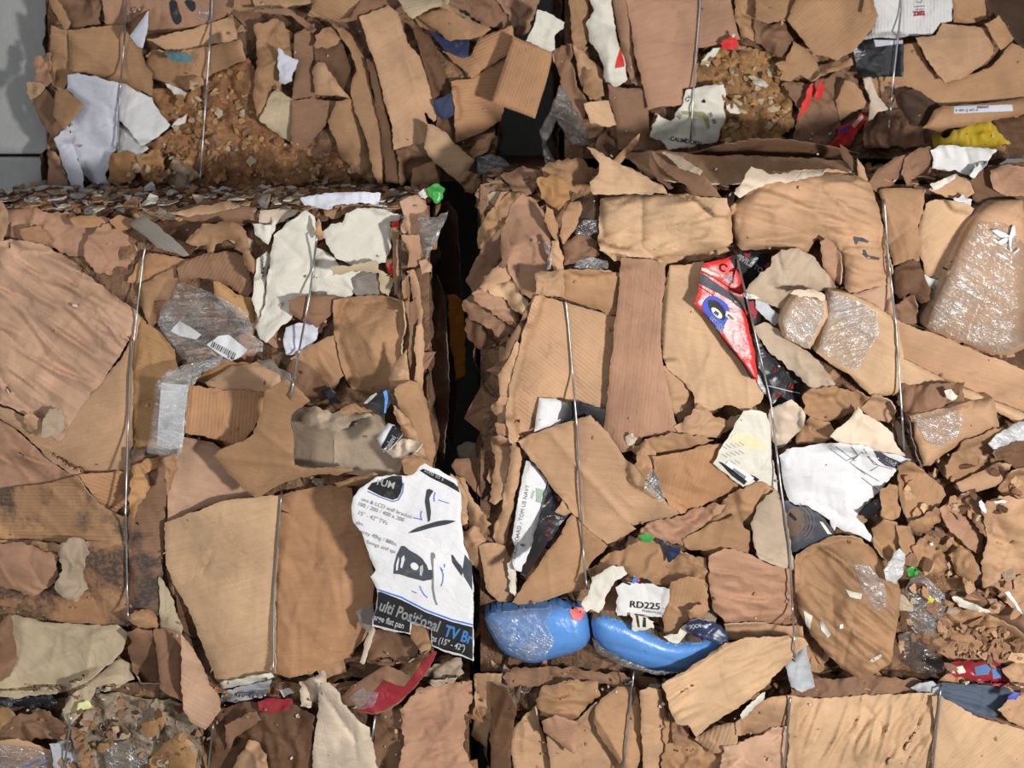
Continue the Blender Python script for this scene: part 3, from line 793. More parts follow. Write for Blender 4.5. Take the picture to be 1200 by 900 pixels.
P(U, 'cardboard_sheet', 'kraft', '394,119 412,116 425,148 446,205 436,218 400,186 384,142', 'kraft sheet with chewed lower edge left of the tall strips', pre='soft', up=.5)
P(U, 'cardboard_sheet', 'tan', '367,80 372,72 381,74 392,92 410,115 398,113 369,110', 'light tan torn piece tucked between dark sheets', pre='soft', up=.9)
P(U, 'torn_cardboard', 'kraft', '369,40 388,32 399,46 392,54 384,57 371,54', 'round curled brown scrap hanging near the top', pre='soft', up=1.5, bulge=1)
P(U, 'cardboard_strip', 'tan', '296,-4 376,-4 373,3 330,9 298,10', 'flat tan strip along the top edge of the picture', pre='flat', up=1.2)
P(U, 'cardboard_strip', 'brown', '298,12 336,8 352,20 370,34 366,38 340,18 300,15', 'thin dark bent strip under the flat tan strip', pre='flat', up=1.4)
P(U, 'cardboard_sheet', 'kraft', '370,-4 426,-4 406,26 384,24 362,16', 'fluted brown panel corner at the top edge of the picture', pre='flat', up=1.5, fl=1)
P(U, 'cardboard_sheet', 'brown', '425,-4 470,-4 472,14 440,20 424,22 406,26', 'shaded brown piece above the tall light strip', pre='soft', up=.6)
P(U, 'cardboard_strip', 'kraft', '383,20 392,30 408,36 421,58 430,76 436,110 447,150 450,214 440,214 430,165 411,116 411,96 420,80 404,48', 'narrow tall kraft strip left of the tall light strip', pre='flat', up=1.6, folds=[(404, 48, 420, 82, .9, 5)], smooth=1)
P(U, 'cardboard_sheet', 'dark', '430,70 440,80 452,125 461,165 470,214 452,214 446,150 436,104', 'dark sheet painted as shade in the slot between the two tall strips', pre='flat', up=.3)  # dark colour paints the shadow left of the tall light strip
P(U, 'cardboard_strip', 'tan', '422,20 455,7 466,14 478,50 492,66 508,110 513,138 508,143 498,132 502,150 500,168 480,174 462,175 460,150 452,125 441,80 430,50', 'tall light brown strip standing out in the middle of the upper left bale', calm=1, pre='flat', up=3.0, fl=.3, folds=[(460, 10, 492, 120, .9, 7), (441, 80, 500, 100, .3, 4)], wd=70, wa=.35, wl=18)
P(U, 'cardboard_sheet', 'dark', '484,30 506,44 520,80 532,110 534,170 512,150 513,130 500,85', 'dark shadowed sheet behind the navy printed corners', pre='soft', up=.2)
P(U, 'cardboard_sheet', 'navy', '508,118 522,112 531,108 534,134 520,141 512,134', 'small navy blue printed scrap below the crate-like panel', pre='flat', var='paper', up=.6)
P(U, 'cardboard_sheet', 'brown', '524,-4 582,-4 602,28 586,33 570,31 548,14 528,8', 'folded dark brown sheet above the navy corner', pre='crumple', up=.6)
P(U, 'cardboard_sheet', 'red_tan', '580,-4 634,-4 626,20 618,40 604,40 596,18', 'reddish crumpled sheet behind the hanging box', pre='crumple', up=.5)
P(U, 'cardboard_sheet', 'orange', '528,95 552,92 600,60 606,60 594,110 586,142 566,155 535,167 532,120', 'lower orange-brown face with horizontal flutes, right of the navy scrap', pre='flat', fl=1, fa=5, up=.6, wd=5, wa=.3)
P(U, 'cardboard_sheet', 'orange', '520,60 550,66 562,44 600,30 603,45 596,62 553,92 538,78', 'upper orange-brown face with a pointed corner, under the navy print', pre='flat', fl=1, fa=25, up=1.6, wd=-30, wa=.25)
a = P(U, 'cardboard_sheet', 'navy', '503,36 526,44 550,46 549,67 540,68 520,58', 'navy blue printed corner under the brown flap', pre='flat', var='paper', up=.6, torn=.3)
P(U, 'cardboard_flap', 'kraft', '490,20 505,12 522,10 545,22 575,34 564,42 550,46 527,49 512,36', 'brown flap lying over the navy printed corner', pre='flat', up=1.6)
P(U, 'cardboard_sheet', 'beige', '464,-4 528,-4 526,6 508,8 494,16 484,21 474,14', 'pale yellowish torn sheet at the top edge of the picture', pre='flat', up=2.6, fl=.4)
P(U, 'plastic_film', 'silver', '556,184 575,180 592,186 604,205 600,226 566,226 560,200', 'dark crumpled clear film in the gap under the hanging box', h=-38, fm=('dark', (120, 122, 126), .2), conform=False)
P(U, 'cardboard_strip', 'kraft', '560,166 572,158 580,155 570,178 556,186 550,180', 'small brown tongue beside the dark gap', pre='flat', h=-40)
P(U, 'cardboard_sheet', 'brown', '464,176 500,168 516,200 514,216 470,216', 'brown folded bits under the tall light strip', pre='crumple', up=.5)
P(U, 'cardboard_sheet', 'kraft', '484,198 510,188 516,216 482,218', 'small kraft fold low beside the light slanted flap', pre='soft', up=.8)
P(U, 'cardboard_flap', 'light', '502,145 510,147 520,154 534,168 550,182 556,188 546,202 537,214 526,203 508,190 497,172', 'light tan slanted flap hanging near the dark gap', pre='flat', up=3.5, tuck=(.6, 6))
P(U, 'torn_cardboard', 'tan', '538,210 548,200 560,204 564,226 545,226', 'pale tan scrap below the slanted flap', pre='soft', h=-37)
# the hanging box
a = P(U, 'carton', 'orange', '601,42 612,47 649,60 640,96 627,139 606,131 576,120 588,84', 'brown box with a torn white label hanging over the dark gap', 'box', pre='none', h=-32, th=60, tuck=(.8, 5), torn=.2, fl=.6, fa=70, conform=False, hinges=[(649, 60, 627, 139, 3)])
decal(a, 'torn_label', 'off', '616,48 620,40 626,30 628,22 630,12 640,14 640,14 652,20 662,26 660,34 650,42 650,58 645,60 630,54', step=3, torn=.9, off=.2, rough=.3, label='torn white label')
P(U, 'torn_cardboard', 'silver', '606,14 626,10 632,26 622,46 604,40', 'brown crumpled board above the hanging box', pre='crumple', h=-35) if 0 else None

# ================================================================== UPPER RIGHT BALE
U = 'UR'
P(U, 'pulped_cardboard', 'ochre', '815,72 830,62 862,52 900,60 925,90 930,150 905,165 845,168 800,120', 'yellowish pulped cardboard right of the big plain panel', pre='pulp', var='pulp', stuff=1, up=.1)
P(U, 'plastic_film', 'silver', '632,152 645,130 655,100 668,88 674,120 690,158 689,170 672,169 652,142 640,168 652,192 640,194', 'limp greyish film hanging beside the dark hole', h=-40, fm=('grey', (150, 140, 130), .35))
P(U, 'cardboard_strip', 'kraft', '666,-4 690,-4 690,48 684,56 672,55', 'kraft strip at the left edge of the upper right bale', pre='soft', up=1)
P(U, 'cardboard_strip', 'tan', '672,54 684,62 706,82 708,112 692,118 680,96', 'tan bent strip left of the white crumpled paper\'s foot', pre='soft', up=.8)
P(U, 'cardboard_strip', 'brown', '650,60 668,50 674,100 690,120 684,150 668,120 656,100', 'dark bent sheet at the left corner of the upper right bale', pre='crumple', h=-42)
P(U, 'cardboard_sheet', 'brown', '712,98 735,104 757,105 762,150 758,176 724,176 722,145 714,118', 'shadowed brown sheet under the white crumpled paper', pre='soft', up=.5, wd=70, wa=.4)
P(U, 'cardboard_strip', 'red_tan', '716,-4 736,-4 740,40 747,100 740,96 728,60', 'reddish narrow strip between the white paper and the plain panel', pre='flat', up=.6)
a = P(U, 'paper_sheet', 'off', '690,-4 717,-4 718,14 722,45 734,78 735,92 722,101 708,95 707,82 702,62 690,48 688,28 696,12', 'white crumpled paper with a red mark, upright between brown strips', pre='paper', var='paper', up=1.6, rough=1.5, bulge=1.5, bw=10)
decal(a, 'red_print', 'red', '721,80 722,72 727,57 731,70 732,78', rough=.05)
P(U, 'cardboard_flap', 'light', '684,122 700,118 714,117 722,146 708,148 692,144', 'small tan folded flap below the white crumpled paper', pre='flat', up=1.8, folds=[(703, 128, 715, 118, .6, 4)])
P(U, 'torn_cardboard', 'kraft', '686,84 694,80 706,112 696,118 684,108', 'thin tan curl above the small folded flap', pre='soft', up=1.2)
P(U, 'cardboard_sheet', 'kraft', '862,-4 888,-4 896,28 884,50 868,42 860,16', 'dark kraft fold right of the plain panel', pre='crumple', up=.5)
a = P(U, 'cardboard_sheet', 'red_tan', '733,-4 856,-4 860,20 867,46 840,52 818,56 816,102 800,104 804,122 782,124 760,129 753,100 743,55', 'big plain pinkish-brown panel crossed by a wire in the upper right bale', calm=1, pre='flat', up=2.2, tuck=(.6, 8), folds=[(745, 50, 810, 56, .5, 3)], rough=.7)
a = P(U, 'label_sticker', 'off', '804,105 820,102 834,100 848,99 851,110 848,126 851,138 845,150 840,166 820,170 782,176 774,166 762,160 766,146 771,134 786,142 800,122', 'torn white label with black print and olive tape beside the wire', pre='paper', var='paper', up=1.2, torn=1.4, rough=1.3)
text(a, '-CALIMDORN', 783, 164, 7, 10, sx=.9)
text(a, '22', 830, 133, 5, 60); text(a, '02', 834, 141, 5, 60); text(a, 'CV', 806, 120, 6, -60); text(a, '21', 796, 140, 6, -50)
decal(a, 'printed_arrow', 'ink', '822,119 825,116 827,119 826,121 822,120')
decal(a, 'olive_tape', 'olive', '799,130 824,131 830,136 832,150 829,152 824,138 799,134', label='olive tape strip')
P(U, 'paper_sheet', 'off', '822,72 828,64 836,57 844,56 840,63 834,68 830,79', 'white paper chip at the panel\'s corner above the pulp', pre='paper', var='paper', up=1)
P(U, 'torn_cardboard', 'red', '842,52 850,46 860,45 866,52 858,57 848,58', 'small red scrap at the corner of the plain panel', 'paper', pre='paper', var='paper', up=1)
P(U, 'paper_sheet', 'off', '852,124 858,121 870,130 866,133 856,132', 'small white chip in the pulp, right of the torn white label', pre='paper', var='paper', up=1)
P(U, 'paper_sheet', 'off', '882,95 892,92 901,100 898,103 886,100', 'second white chip in the pulp, nearer the hexagonal sheet', pre='paper', var='paper', up=1)
P(U, 'cardboard_sheet', 'brown', '884,24 900,27 920,26 928,46 918,70 900,60 888,50', 'brown crumpled sheet in the recess left of the hexagonal sheet', pre='crumple', up=.3)
P(U, 'cardboard_sheet', 'brown', '918,98 952,96 985,84 1004,92 1008,110 985,140 975,170 930,172 936,130', 'brown crushed sheet with red flecks under the hexagonal sheet', pre='crumple', up=.3)
P(U, 'cardboard_sheet', 'kraft', '980,118 990,94 1002,96 1012,112 1018,124 998,132 984,142', 'upright brown scrap left of the white scrap below the black panel', pre='soft', up=.8)
a = P(U, 'torn_cardboard', 'red', '933,142 940,124 946,104 952,98 956,104 948,125 938,138', 'red and white printed strip in the crushed brown sheet', 'paper', pre='paper', var='paper', up=.9)
P(U, 'torn_cardboard', 'red', '958,96 964,92 966,102 962,110 958,120 956,108', 'tiny red torn scrap right of the red and white strip', 'paper', pre='paper', var='paper', up=.9)
a = P(U, 'torn_cardboard', 'red', '968,171 982,160 984,150 996,144 1010,130 1017,136 1016,142 1002,158 998,171 980,173', 'red and blue printed curl at the foot of the upper right bale', 'paper', pre='paper', var='paper', up=1.2)
decal(a, 'blue_print', 'blue', '984,153 994,147 996,150 986,156'); decal(a, 'white_print', 'off', '998,147 1010,135 1012,138 1001,150')
P(U, 'pulped_cardboard', 'brown', '1016,136 1030,130 1062,130 1078,142 1086,172 1010,174', 'dark brown crumpled mass under the hollow, crossed by the right wire', pre='pulp', stuff=1, up=.3, rough=.8)
P(U, 'paper_sheet', 'cream', '1011,92 1020,90 1024,100 1030,114 1041,128 1030,131 1022,140 1017,142 1020,118', 'white triangular scrap below the black panel', pre='paper', var='paper', up=1.1)
P(U, 'cardboard_sheet', 'kraft', '1030,92 1060,52 1074,50 1090,80 1108,98 1162,78 1186,50 1206,60 1206,116 1150,120 1130,123 1100,124 1080,108', 'wide brown carton wall behind the tan pointed flap', calm=1, pre='flat', up=.9, fl=.2, rough=1.6)
P(U, 'cardboard_sheet', 'deep', '1054,108 1070,104 1092,116 1102,126 1082,150 1068,146 1058,128', 'dark sheet standing for a shaded hollow above the yellow bag', pre='soft', up=.2)  # deep brown paints the shade inside the hollow
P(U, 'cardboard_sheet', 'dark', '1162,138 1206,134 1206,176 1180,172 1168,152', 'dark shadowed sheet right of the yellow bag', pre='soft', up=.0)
P(U, 'plastic_bag', 'yellow', '1094,160 1100,156 1106,162 1116,154 1130,148 1148,142 1160,142 1168,152 1183,168 1160,174 1128,178 1096,174', 'crumpled yellow plastic bag squeezed under the upper right bale', pre='crumple', var='paper', up=.9, bulge=2, bw=12)
a = P(U, 'cardboard_sheet', 'kraft', '1082,150 1096,130 1104,124 1150,121 1206,115 1206,134 1178,138 1140,146 1100,153', 'brown folded lip with a white printed sticker above the yellow bag', pre='flat', up=2.4, tuck=(1.2, 9))
decal(a, 'sticker', 'cool', '1118,124.5 1186,122.5 1187,130 1118,133', torn=.2, label='white sticker')
text(a, 'FREIGHT', 1145, 127, 3.6, -1.5); text(a, 'II  0091 ||| 4471 X', 1120, 130.8, 3.6, -1.5, bold=.0)
P(U, 'cardboard_sheet', 'kraft', '885,-4 936,-4 930,14 921,25 900,27 886,22', 'left brown board at the top edge, beside the hexagonal sheet', pre='flat', up=1, fl=.2)
P(U, 'cardboard_sheet', 'kraft', '1116,-4 1156,-4 1158,22 1140,27 1117,27', 'brown board right of the white printed sheet', pre='flat', up=.8)
P(U, 'cardboard_sheet', 'deep', '1154,-4 1206,-4 1206,60 1190,50 1172,20 1160,26', 'dark shadowed board in the top right corner', pre='flat', up=.2)  # corner shadow put into the board's deep brown
a = P(U, 'cardboard_sheet', 'black', '1000,60 1010,46 1030,45 1059,47 1059,90 1030,90 1006,90', 'black panel with a white strip under the white printed sheet', pre='flat', var='glossy', up=.8, torn=.4, rim='black')
decal(a, 'white_strip', 'cool', '1024,46.5 1058,47 1058,51 1026,55')
a = P(U, 'paper_sheet', 'grey_white', '1018,-4 1116,-4 1115,25 1102,28 1092,42 1080,41 1060,43 1040,44 1012,46 1020,38 1026,30 1022,10', 'white fluted sheet with a red number at the top right', pre='flat', var='paper', fl=1, fa=90, up=1.4, folds=[(1040, 0, 1090, 40, -.5, 3), (1038, 42, 1046, 24, .3, 2)])
text(a, '2202', 1070.5, 18.5, 7.2, -4, 'red', bold=.05, sx=.95)
stroke(a, 'printed_line', 'charcoal', '1071,8 1084,7', .7); stroke(a, 'printed_line', 'charcoal', '1072,11.5 1083,10.5', .6)
stroke(a, 'printed_line', 'charcoal', '1073,2 1079,3 1081,0', .7)
P(U, 'cardboard_sheet', 'kraft', '907,75 914,71 921,72 930,48 940,54 952,64 962,84 980,78 998,66 1000,76 985,82 960,90 950,94 938,88 928,95 918,94 915,83', 'torn brown piece with a ragged left end under the hexagonal sheet', pre='flat', up=1.4)
a = P(U, 'cardboard_sheet', 'kraft', '934,-4 1022,-4 1029,18 1024,32 1016,42 1000,60 980,70 966,65 954,65 940,45 922,24', 'large hexagonal brown sheet at the top right', calm=1, pre='flat', up=2.6, fl=.5, fa=40)
P(U, 'cardboard_flap', 'kraft', '1012,-2 1019,-2 1022,14 1016,17 1010,15', 'tiny raised tab on the hexagonal sheet', pre='none', up=.8)
a = P(U, 'cardboard_flap', 'tan', '1073,44 1098,43 1104,27 1120,28 1156,33 1162,48 1164,62 1155,75 1130,90 1107,98 1090,76', 'large tan pointed flap hanging below the white printed sheet', pre='flat', up=2.4, fl=.2, folds=[(1104, 46, 1160, 44, .3, 2)])
P(U, 'cardboard_flap', 'kraft', '1154,28 1162,24 1170,18 1180,32 1188,45 1180,54 1173,60 1164,46', 'small square kraft flap right of the tan pointed flap', pre='flat', up=2.0)
# ================================================================== BOTTOM LEFT BALE
B = 'BL'
P(B, 'pulped_cardboard', 'grey_tan', '80,815 140,812 214,826 240,850 235,910 60,910 70,850', 'dirty crumbled pulp with pink flecks in the bottom left bale', pre='pulp', var='pulp', stuff=1, up=.2, rough=.8)
P(B, 'cardboard_sheet', 'gold', '-6,830 10,828 20,840 16,858 -6,862', 'small golden brown piece at the left edge of the bottom left bale', pre='soft', up=.8)
P(B, 'cardboard_sheet', 'brown', '22,838 50,832 80,850 78,868 40,866 30,880 -6,868', 'brown crumpled layers beside the golden piece, bottom left corner', pre='crumple', up=.6)
a = P(B, 'cardboard_sheet', 'tan', '-6,868 20,866 40,872 62,880 66,910 -6,910', 'tan board under clear film with blue print, bottom left corner', pre='soft', up=1.2, wd=-25, wa=.4)
decal(a, 'stretch_film', 'white', '-4,872 40,876 60,884 62,905 -4,905', fm=('clear',), rough=.25, off=.3, label='clear stretch film')
stroke(a, 'blue_print', 'ink_blue', '26,900 44,892 56,889', 2.2); stroke(a, 'blue_print', 'ink_blue', '42,904 54,894', 2)
P(B, 'plastic_film', 'silver', '58,872 84,868 100,882 112,910 66,910', 'clear film with a blue mark beside the first bottom wire', up=.6)
P(B, 'torn_cardboard', 'pink', '130,852 138,852 143,857 136,866 131,862', 'tiny pink flake in the dirty pulp', 'paper', pre='paper', var='paper', up=1)
P(B, 'torn_cardboard', 'red_tan', '94,838 106,832 116,834 110,846 102,856 94,854', 'small reddish crumpled flake at the top of the dirty pulp', pre='crumple', up=1)
P(B, 'torn_cardboard', 'gold', '166,850 176,842 194,838 192,852 180,862 168,860', 'amber scrap in the dirty pulp above the tan wedge', pre='soft', up=.8)
P(B, 'cardboard_sheet', 'gold', '174,890 192,872 212,856 222,868 232,880 228,910 178,910', 'tan wedge of board in the dirty pulp, bottom left bale', pre='soft', up=1.2, wd=40, wa=.4)
P(B, 'cardboard_sheet', 'brown', '82,852 96,858 104,880 114,910 98,910 88,880', 'brown upright curl right of the first bottom wire', pre='soft', up=.7)
P(B, 'plastic_film', 'silver', '118,872 150,868 172,884 176,910 126,906', 'greyish film scrap low in the dirty pulp', up=.4, fm=('grey', (150, 140, 130), .35))
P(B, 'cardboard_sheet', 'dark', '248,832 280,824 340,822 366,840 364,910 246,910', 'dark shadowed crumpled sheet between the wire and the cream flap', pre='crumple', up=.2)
P(B, 'cardboard_sheet', 'crimson', '302,822 318,818 342,820 340,832 318,836 304,832', 'dull red shadowed scrap under the left panels', 'cardboard', pre='soft', up=.5, rim='dark')
P(B, 'cardboard_sheet', 'brown', '262,850 300,834 306,844 274,866 268,880', 'brown ridge of board in the dark bottom corner', pre='soft', up=1.2)
P(B, 'cardboard_sheet', 'tan', '266,910 280,886 292,866 304,870 312,884 316,910', 'light tan torn piece at the bottom edge in the dark corner', pre='crumple', up=1.5)
P(B, 'cardboard_sheet', 'brown', '440,836 470,826 476,850 470,910 436,910', 'brown stained sheet right of the cream flap', pre='soft', up=.5)
P(B, 'cardboard_sheet', 'red_tan', '470,832 490,806 520,800 555,798 553,820 546,846 543,874 552,896 560,910 464,910 474,870', 'reddish board with faint printed lines at the right end of the bottom left bale', pre='crumple', up=1.2, rough=.7, smooth=0)
P(B, 'torn_cardboard', 'grey_tan', '486,796 500,784 520,776 540,772 542,788 530,800 508,804', 'heap of shredded fluff under the television bracket sheet', pre='pulp', up=.8)
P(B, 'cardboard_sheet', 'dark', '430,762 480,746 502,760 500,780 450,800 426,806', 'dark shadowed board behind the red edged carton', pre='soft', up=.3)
a = P(B, 'carton', 'brown', '398,818 412,804 434,790 454,778 476,790 496,772 508,762 513,764 500,788 486,806 470,822 452,834 436,838 420,834 404,826', 'curved carton edge with a dull red band, under the television bracket sheet', 'box', pre='soft', up=2.2, rough=.4)
decal(a, 'red_band', 'crimson', '421,833 432,818 450,797 462,802 474,805 486,790 498,772 509,763 512,765 500,787 486,805 469,821 452,832 436,836', label='dull red band', torn=.4)
decal(a, 'clear_tape', 'white', '408,818 424,806 444,812 438,828 420,832', fm=('clear',), rough=.15, off=.3)
P(B, 'cardboard_flap', 'cream', '352,800 364,794 378,786 384,796 380,812 364,828 352,828', 'chewed end of the cream sheet under the left panels', pre='crumple', up=2)
P(B, 'cardboard_sheet', 'cream', '374,800 386,800 398,812 400,822 412,836 424,848 434,852 438,876 443,910 366,910 367,870 372,846', 'big cream torn sheet standing at the bottom edge', pre='soft', up=3.2, th=3, torn=1.3, folds=[(384, 822, 412, 862, -.9, 3), (414, 858, 417, 884, -.6, 2)], wd=60, wa=.4)

# ================================================================== BOTTOM RIGHT BALE
B = 'BR'
P(B, 'cardboard_sheet', 'tan', '556,790 570,788 588,790 586,812 580,830 576,850 570,876 553,862 556,830', 'glossy tan upright board beside the dark gap, bottom row', pre='flat', up=.5, var='glossy', tilt=(6, 0))
P(B, 'cardboard_sheet', 'brown', '586,794 606,782 650,780 700,786 740,792 742,804 690,802 640,806 600,804', 'dark bruised layer under the blue slabs', pre='crumple', up=.4)
P(B, 'cardboard_sheet', 'kraft', '634,806 668,796 700,800 704,816 690,824 676,846 650,844 632,838 628,820', 'tan crumpled fold under the left blue slab', pre='crumple', up=.9)
P(B, 'cardboard_sheet', 'tan', '600,856 612,840 626,828 640,870 652,910 604,910 598,880', 'pale yellowish upright sheet at the bottom edge', pre='soft', up=.8)
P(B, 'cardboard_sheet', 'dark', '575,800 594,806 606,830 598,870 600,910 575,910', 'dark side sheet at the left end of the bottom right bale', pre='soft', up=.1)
P(B, 'cardboard_sheet', 'tan', '640,862 676,846 700,824 712,860 738,910 646,910', 'smooth tan sheet left of the bottom wire', pre='flat', up=.6)
P(B, 'cardboard_flap', 'red_tan', '635,846 650,838 677,846 674,884 656,872 638,858', 'reddish four-cornered flap under the tan crumpled fold', pre='flat', up=1.5)
P(B, 'cardboard_sheet', 'kraft', '697,832 706,818 724,804 744,806 752,830 754,880 744,904 736,910 716,880 700,860 696,845', 'brown cupped sheet behind the bottom wire', pre='soft', up=.9, folds=[(700, 842, 730, 890, 1.2, 5)], wd=60, wa=.3)
P(B, 'cardboard_sheet', 'tan', '750,810 760,806 774,808 778,824 786,852 792,880 774,890 770,910 754,910 752,860', 'greyish tan upright board with a rolled edge right of the bottom wire', pre='soft', up=1.5, tilt=(-4, 0), wd=80, wa=.4)
P(B, 'cardboard_sheet', 'kraft', '780,842 800,848 812,866 830,870 850,862 862,880 862,910 776,910', 'kraft bits below the light tan wing', pre='crumple', up=.8)
P(B, 'cardboard_sheet', 'brown', '785,836 806,846 806,872 790,874', 'dark brown scrap under the light tan wing', pre='crumple', up=.6)
P(B, 'cardboard_sheet', 'tan', '814,866 840,850 862,846 866,880 836,884', 'fluted light tan end under the wing', pre='flat', fl=1, fa=70, up=1)
P(B, 'cardboard_sheet', 'tan', '862,848 880,830 900,818 926,814 926,850 900,862 862,862', 'tan pleated piece left of the long panel', pre='soft', up=1, wd=-30, wa=.7)
P(B, 'cardboard_sheet', 'pink', '850,876 890,862 926,852 926,910 842,910', 'pinkish torn piece in the bottom row below the pleated piece', pre='crumple', up=.8)
P(B, 'cardboard_sheet', 'brown', '930,790 980,796 1020,790 1080,798 1078,814 1000,818 928,818', 'rough brown crushed rim above the long panel', pre='pulp', up=.1, rough=.6)
P(B, 'cardboard_sheet', 'slate', '1066,806 1090,802 1112,800 1150,802 1180,806 1186,814 1166,842 1140,838 1112,822 1096,812', 'charcoal grey sheet behind the bottom right panel', 'cardboard', pre='flat', var='paper', up=.8, folds=[(1108, 814, 1170, 832, -.5, 3)])
P(B, 'paper_sheet', 'silver', '1068,806 1080,800 1094,798 1100,806 1092,814 1074,810', 'crumpled grey printed scrap at the charcoal sheet\'s left end', pre='paper', var='paper', up=.9)
P(B, 'cardboard_sheet', 'light', '924,816 960,818 1000,816 1050,813 1094,812 1098,830 1096,870 1094,910 922,910 924,870', 'long tan panel with slanting creases at the bottom edge', pre='flat', up=1.1, wd=-62, wa=2.0, wl=15, fl=.3, torn=1.2)
P(B, 'cardboard_sheet', 'light', '1092,816 1104,816 1118,822 1140,838 1166,846 1190,852 1206,858 1206,910 1090,910 1096,860', 'smooth tan panel at the bottom right corner', pre='flat', up=1.5, fl=.4, torn=1.2)
P(B, 'cardboard_sheet', 'tan', '1170,832 1182,818 1206,812 1206,854 1184,846', 'tan box corner at the right edge, beside the charcoal sheet', pre='flat', up=1.6, folds=[(1176, 830, 1206, 822, .5, 3)])
P(B, 'paper_sheet', 'blue', '1180,816 1188,810 1196,812 1190,820 1182,820', 'small bright blue scrap at the right edge of the bottom row', pre='paper', var='paper', up=1)
P(B, 'plastic_film', 'silver', '918,774 934,762 944,752 950,778 954,804 940,812 926,804', 'clear plastic bulge hanging right of the light tan wing', up=1.5, bulge=2, bw=12)

# ================================================================== MIDDLE LEFT BALE
B = 'LL'
rl = random.Random(21)
def layers(x0, x1, y0, y1, n, lab, vert=False, bale_='LL', hs=None):
    it = []
    for i in range(n):
        x, y = rl.uniform(x0, x1), rl.uniform(y0, y1)
        L, t = rl.uniform(5, 18), rl.uniform(1.5, 4.5)
        h = max(-4.0, float(sample(H, x, y))) + rl.uniform(-.2, 1.0)
        it.append((world(x, y, h), L * .002, Vector((rl.gauss(0, .1), -1, rl.gauss(1.0, .3))), min(.8, t / L * 2.6), rl.randrange(len(lc))))
    heap('flattened_layers', lab, 'cardboard scraps', it, lc)
layers(-10, 490, 236, 254, 110, 'edges of flattened layers along the upper rim of the middle left bale')
P(B, 'cardboard_sheet', 'red_tan', '-6,246 40,244 90,252 130,258 120,272 104,300 90,300 44,286 -6,284', 'pinkish layered strip above the big wrinkled panel', pre='crumple', up=.4, rough=.7)
P(B, 'torn_cardboard', 'orange', '22,268 48,266 62,284 40,286 24,280', 'small orange flake on the pinkish layered strip', pre='soft', up=.6)
P(B, 'cardboard_sheet', 'orange', '82,256 104,252 128,256 122,266 90,268', 'short orange strip near the bale\'s upper rim, left of the grey flap', pre='flat', up=.9)
P(B, 'cardboard_sheet', 'red_tan', '97,300 104,276 120,264 132,260 142,272 158,290 160,300 150,316 128,322 110,318', 'pinkish crushed piece at the head of the left wire', pre='crumple', up=.7, rough=.7)
P(B, 'cardboard_sheet', 'orange', '128,258 140,252 158,256 154,268 138,272', 'orange tan tongue beside the grey flap', pre='flat', up=.9)
P(B, 'cardboard_sheet', 'dark', '180,262 210,250 238,256 252,270 230,290 222,300 190,280', 'dark recess sheet between grey flap and torn curl', pre='soft', up=.1)  # recess shade painted by the dark sheet colour
P(B, 'cardboard_sheet', 'brown', '206,244 240,236 280,236 300,244 302,262 260,258 238,262 216,258', 'shadowed brown strip above the torn curl', pre='soft', up=.4)
P(B, 'cardboard_sheet', 'tan', '200,250 230,242 270,236 280,242 250,250 220,254', 'tan lip of flattened board under the bale\'s upper rim', pre='soft', up=1.2)
P(B, 'cardboard_sheet', 'tan', '-8,228 4,238 10,260 2,284 -8,284', 'tan folded edge at the far left of the upper rim', pre='soft', up=.5)
P(B, 'cardboard_sheet', 'orange', '150,330 166,302 176,296 222,304 214,316 182,326 166,334', 'orange tan triangle right of the left wire', pre='flat', up=.5, folds=[(160, 330, 190, 300, .4, 3)])
P(B, 'cardboard_sheet', 'kraft', '164,336 186,322 206,312 208,330 196,352 180,352 184,378 176,388 166,362', 'brown cracked sheet left of the clear bag', pre='soft', up=.6)
P(B, 'cardboard_sheet', 'gold', '154,392 162,366 172,380 184,386 204,410 210,440 206,480 200,530 150,530 152,440', 'golden brown upright panel right of the left wire', pre='flat', up=.4, fl=.3, folds=[(170, 400, 178, 450, -.4, 3)])
P(B, 'cardboard_sheet', 'brown', '206,314 216,306 240,297 262,294 286,300 294,326 296,342 288,350 270,336 250,330 232,326 210,328', 'brown fluted flap shaded under the torn curl', pre='flat', fl=1, fa=60, up=.6, wd=70, wa=.4)
P(B, 'cardboard_sheet', 'gold', '250,330 258,329 276,344 298,352 300,380 276,370 252,346', 'golden strip behind the clear bag\'s upper edge', pre='flat', up=.9)
P(B, 'cardboard_sheet', 'kraft', '218,284 226,276 238,264 252,262 262,260 272,258 284,266 290,278 293,292 299,308 298,322 290,314 282,298 274,292 276,282 266,280 256,284 250,296 244,296 242,286 232,290', 'torn curled board with a ragged pale edge above the clear bag', pre='soft', up=3.2, torn=1.8, rim='light', th=4)
P(B, 'cardboard_flap', 'grey', '152,263 160,256 170,253 186,264 206,282 222,299 214,300 196,294 184,290 176,282', 'grey-brown triangular flap covering the head of the left wire', pre='none', up=3.4, over=1, th=4, rim='tan')
P(B, 'cardboard_sheet', 'red_tan', '-8,488 16,500 34,518 48,530 72,550 90,558 60,566 30,572 -8,574', 'reddish creased triangle at the left edge of the middle row', pre='flat', up=.3, wd=25, wa=1.2, wl=10)
P(B, 'cardboard_sheet', 'tan', '-8,474 14,480 30,488 60,500 90,478 118,448 142,420 154,398 156,460 153,552 120,556 84,556 66,545 46,526 20,502 -8,486', 'smooth tan panel under the big wrinkled panel, left of the wire', calm=1, pre='flat', up=.7, fl=.2, wd=-30, wa=.25)
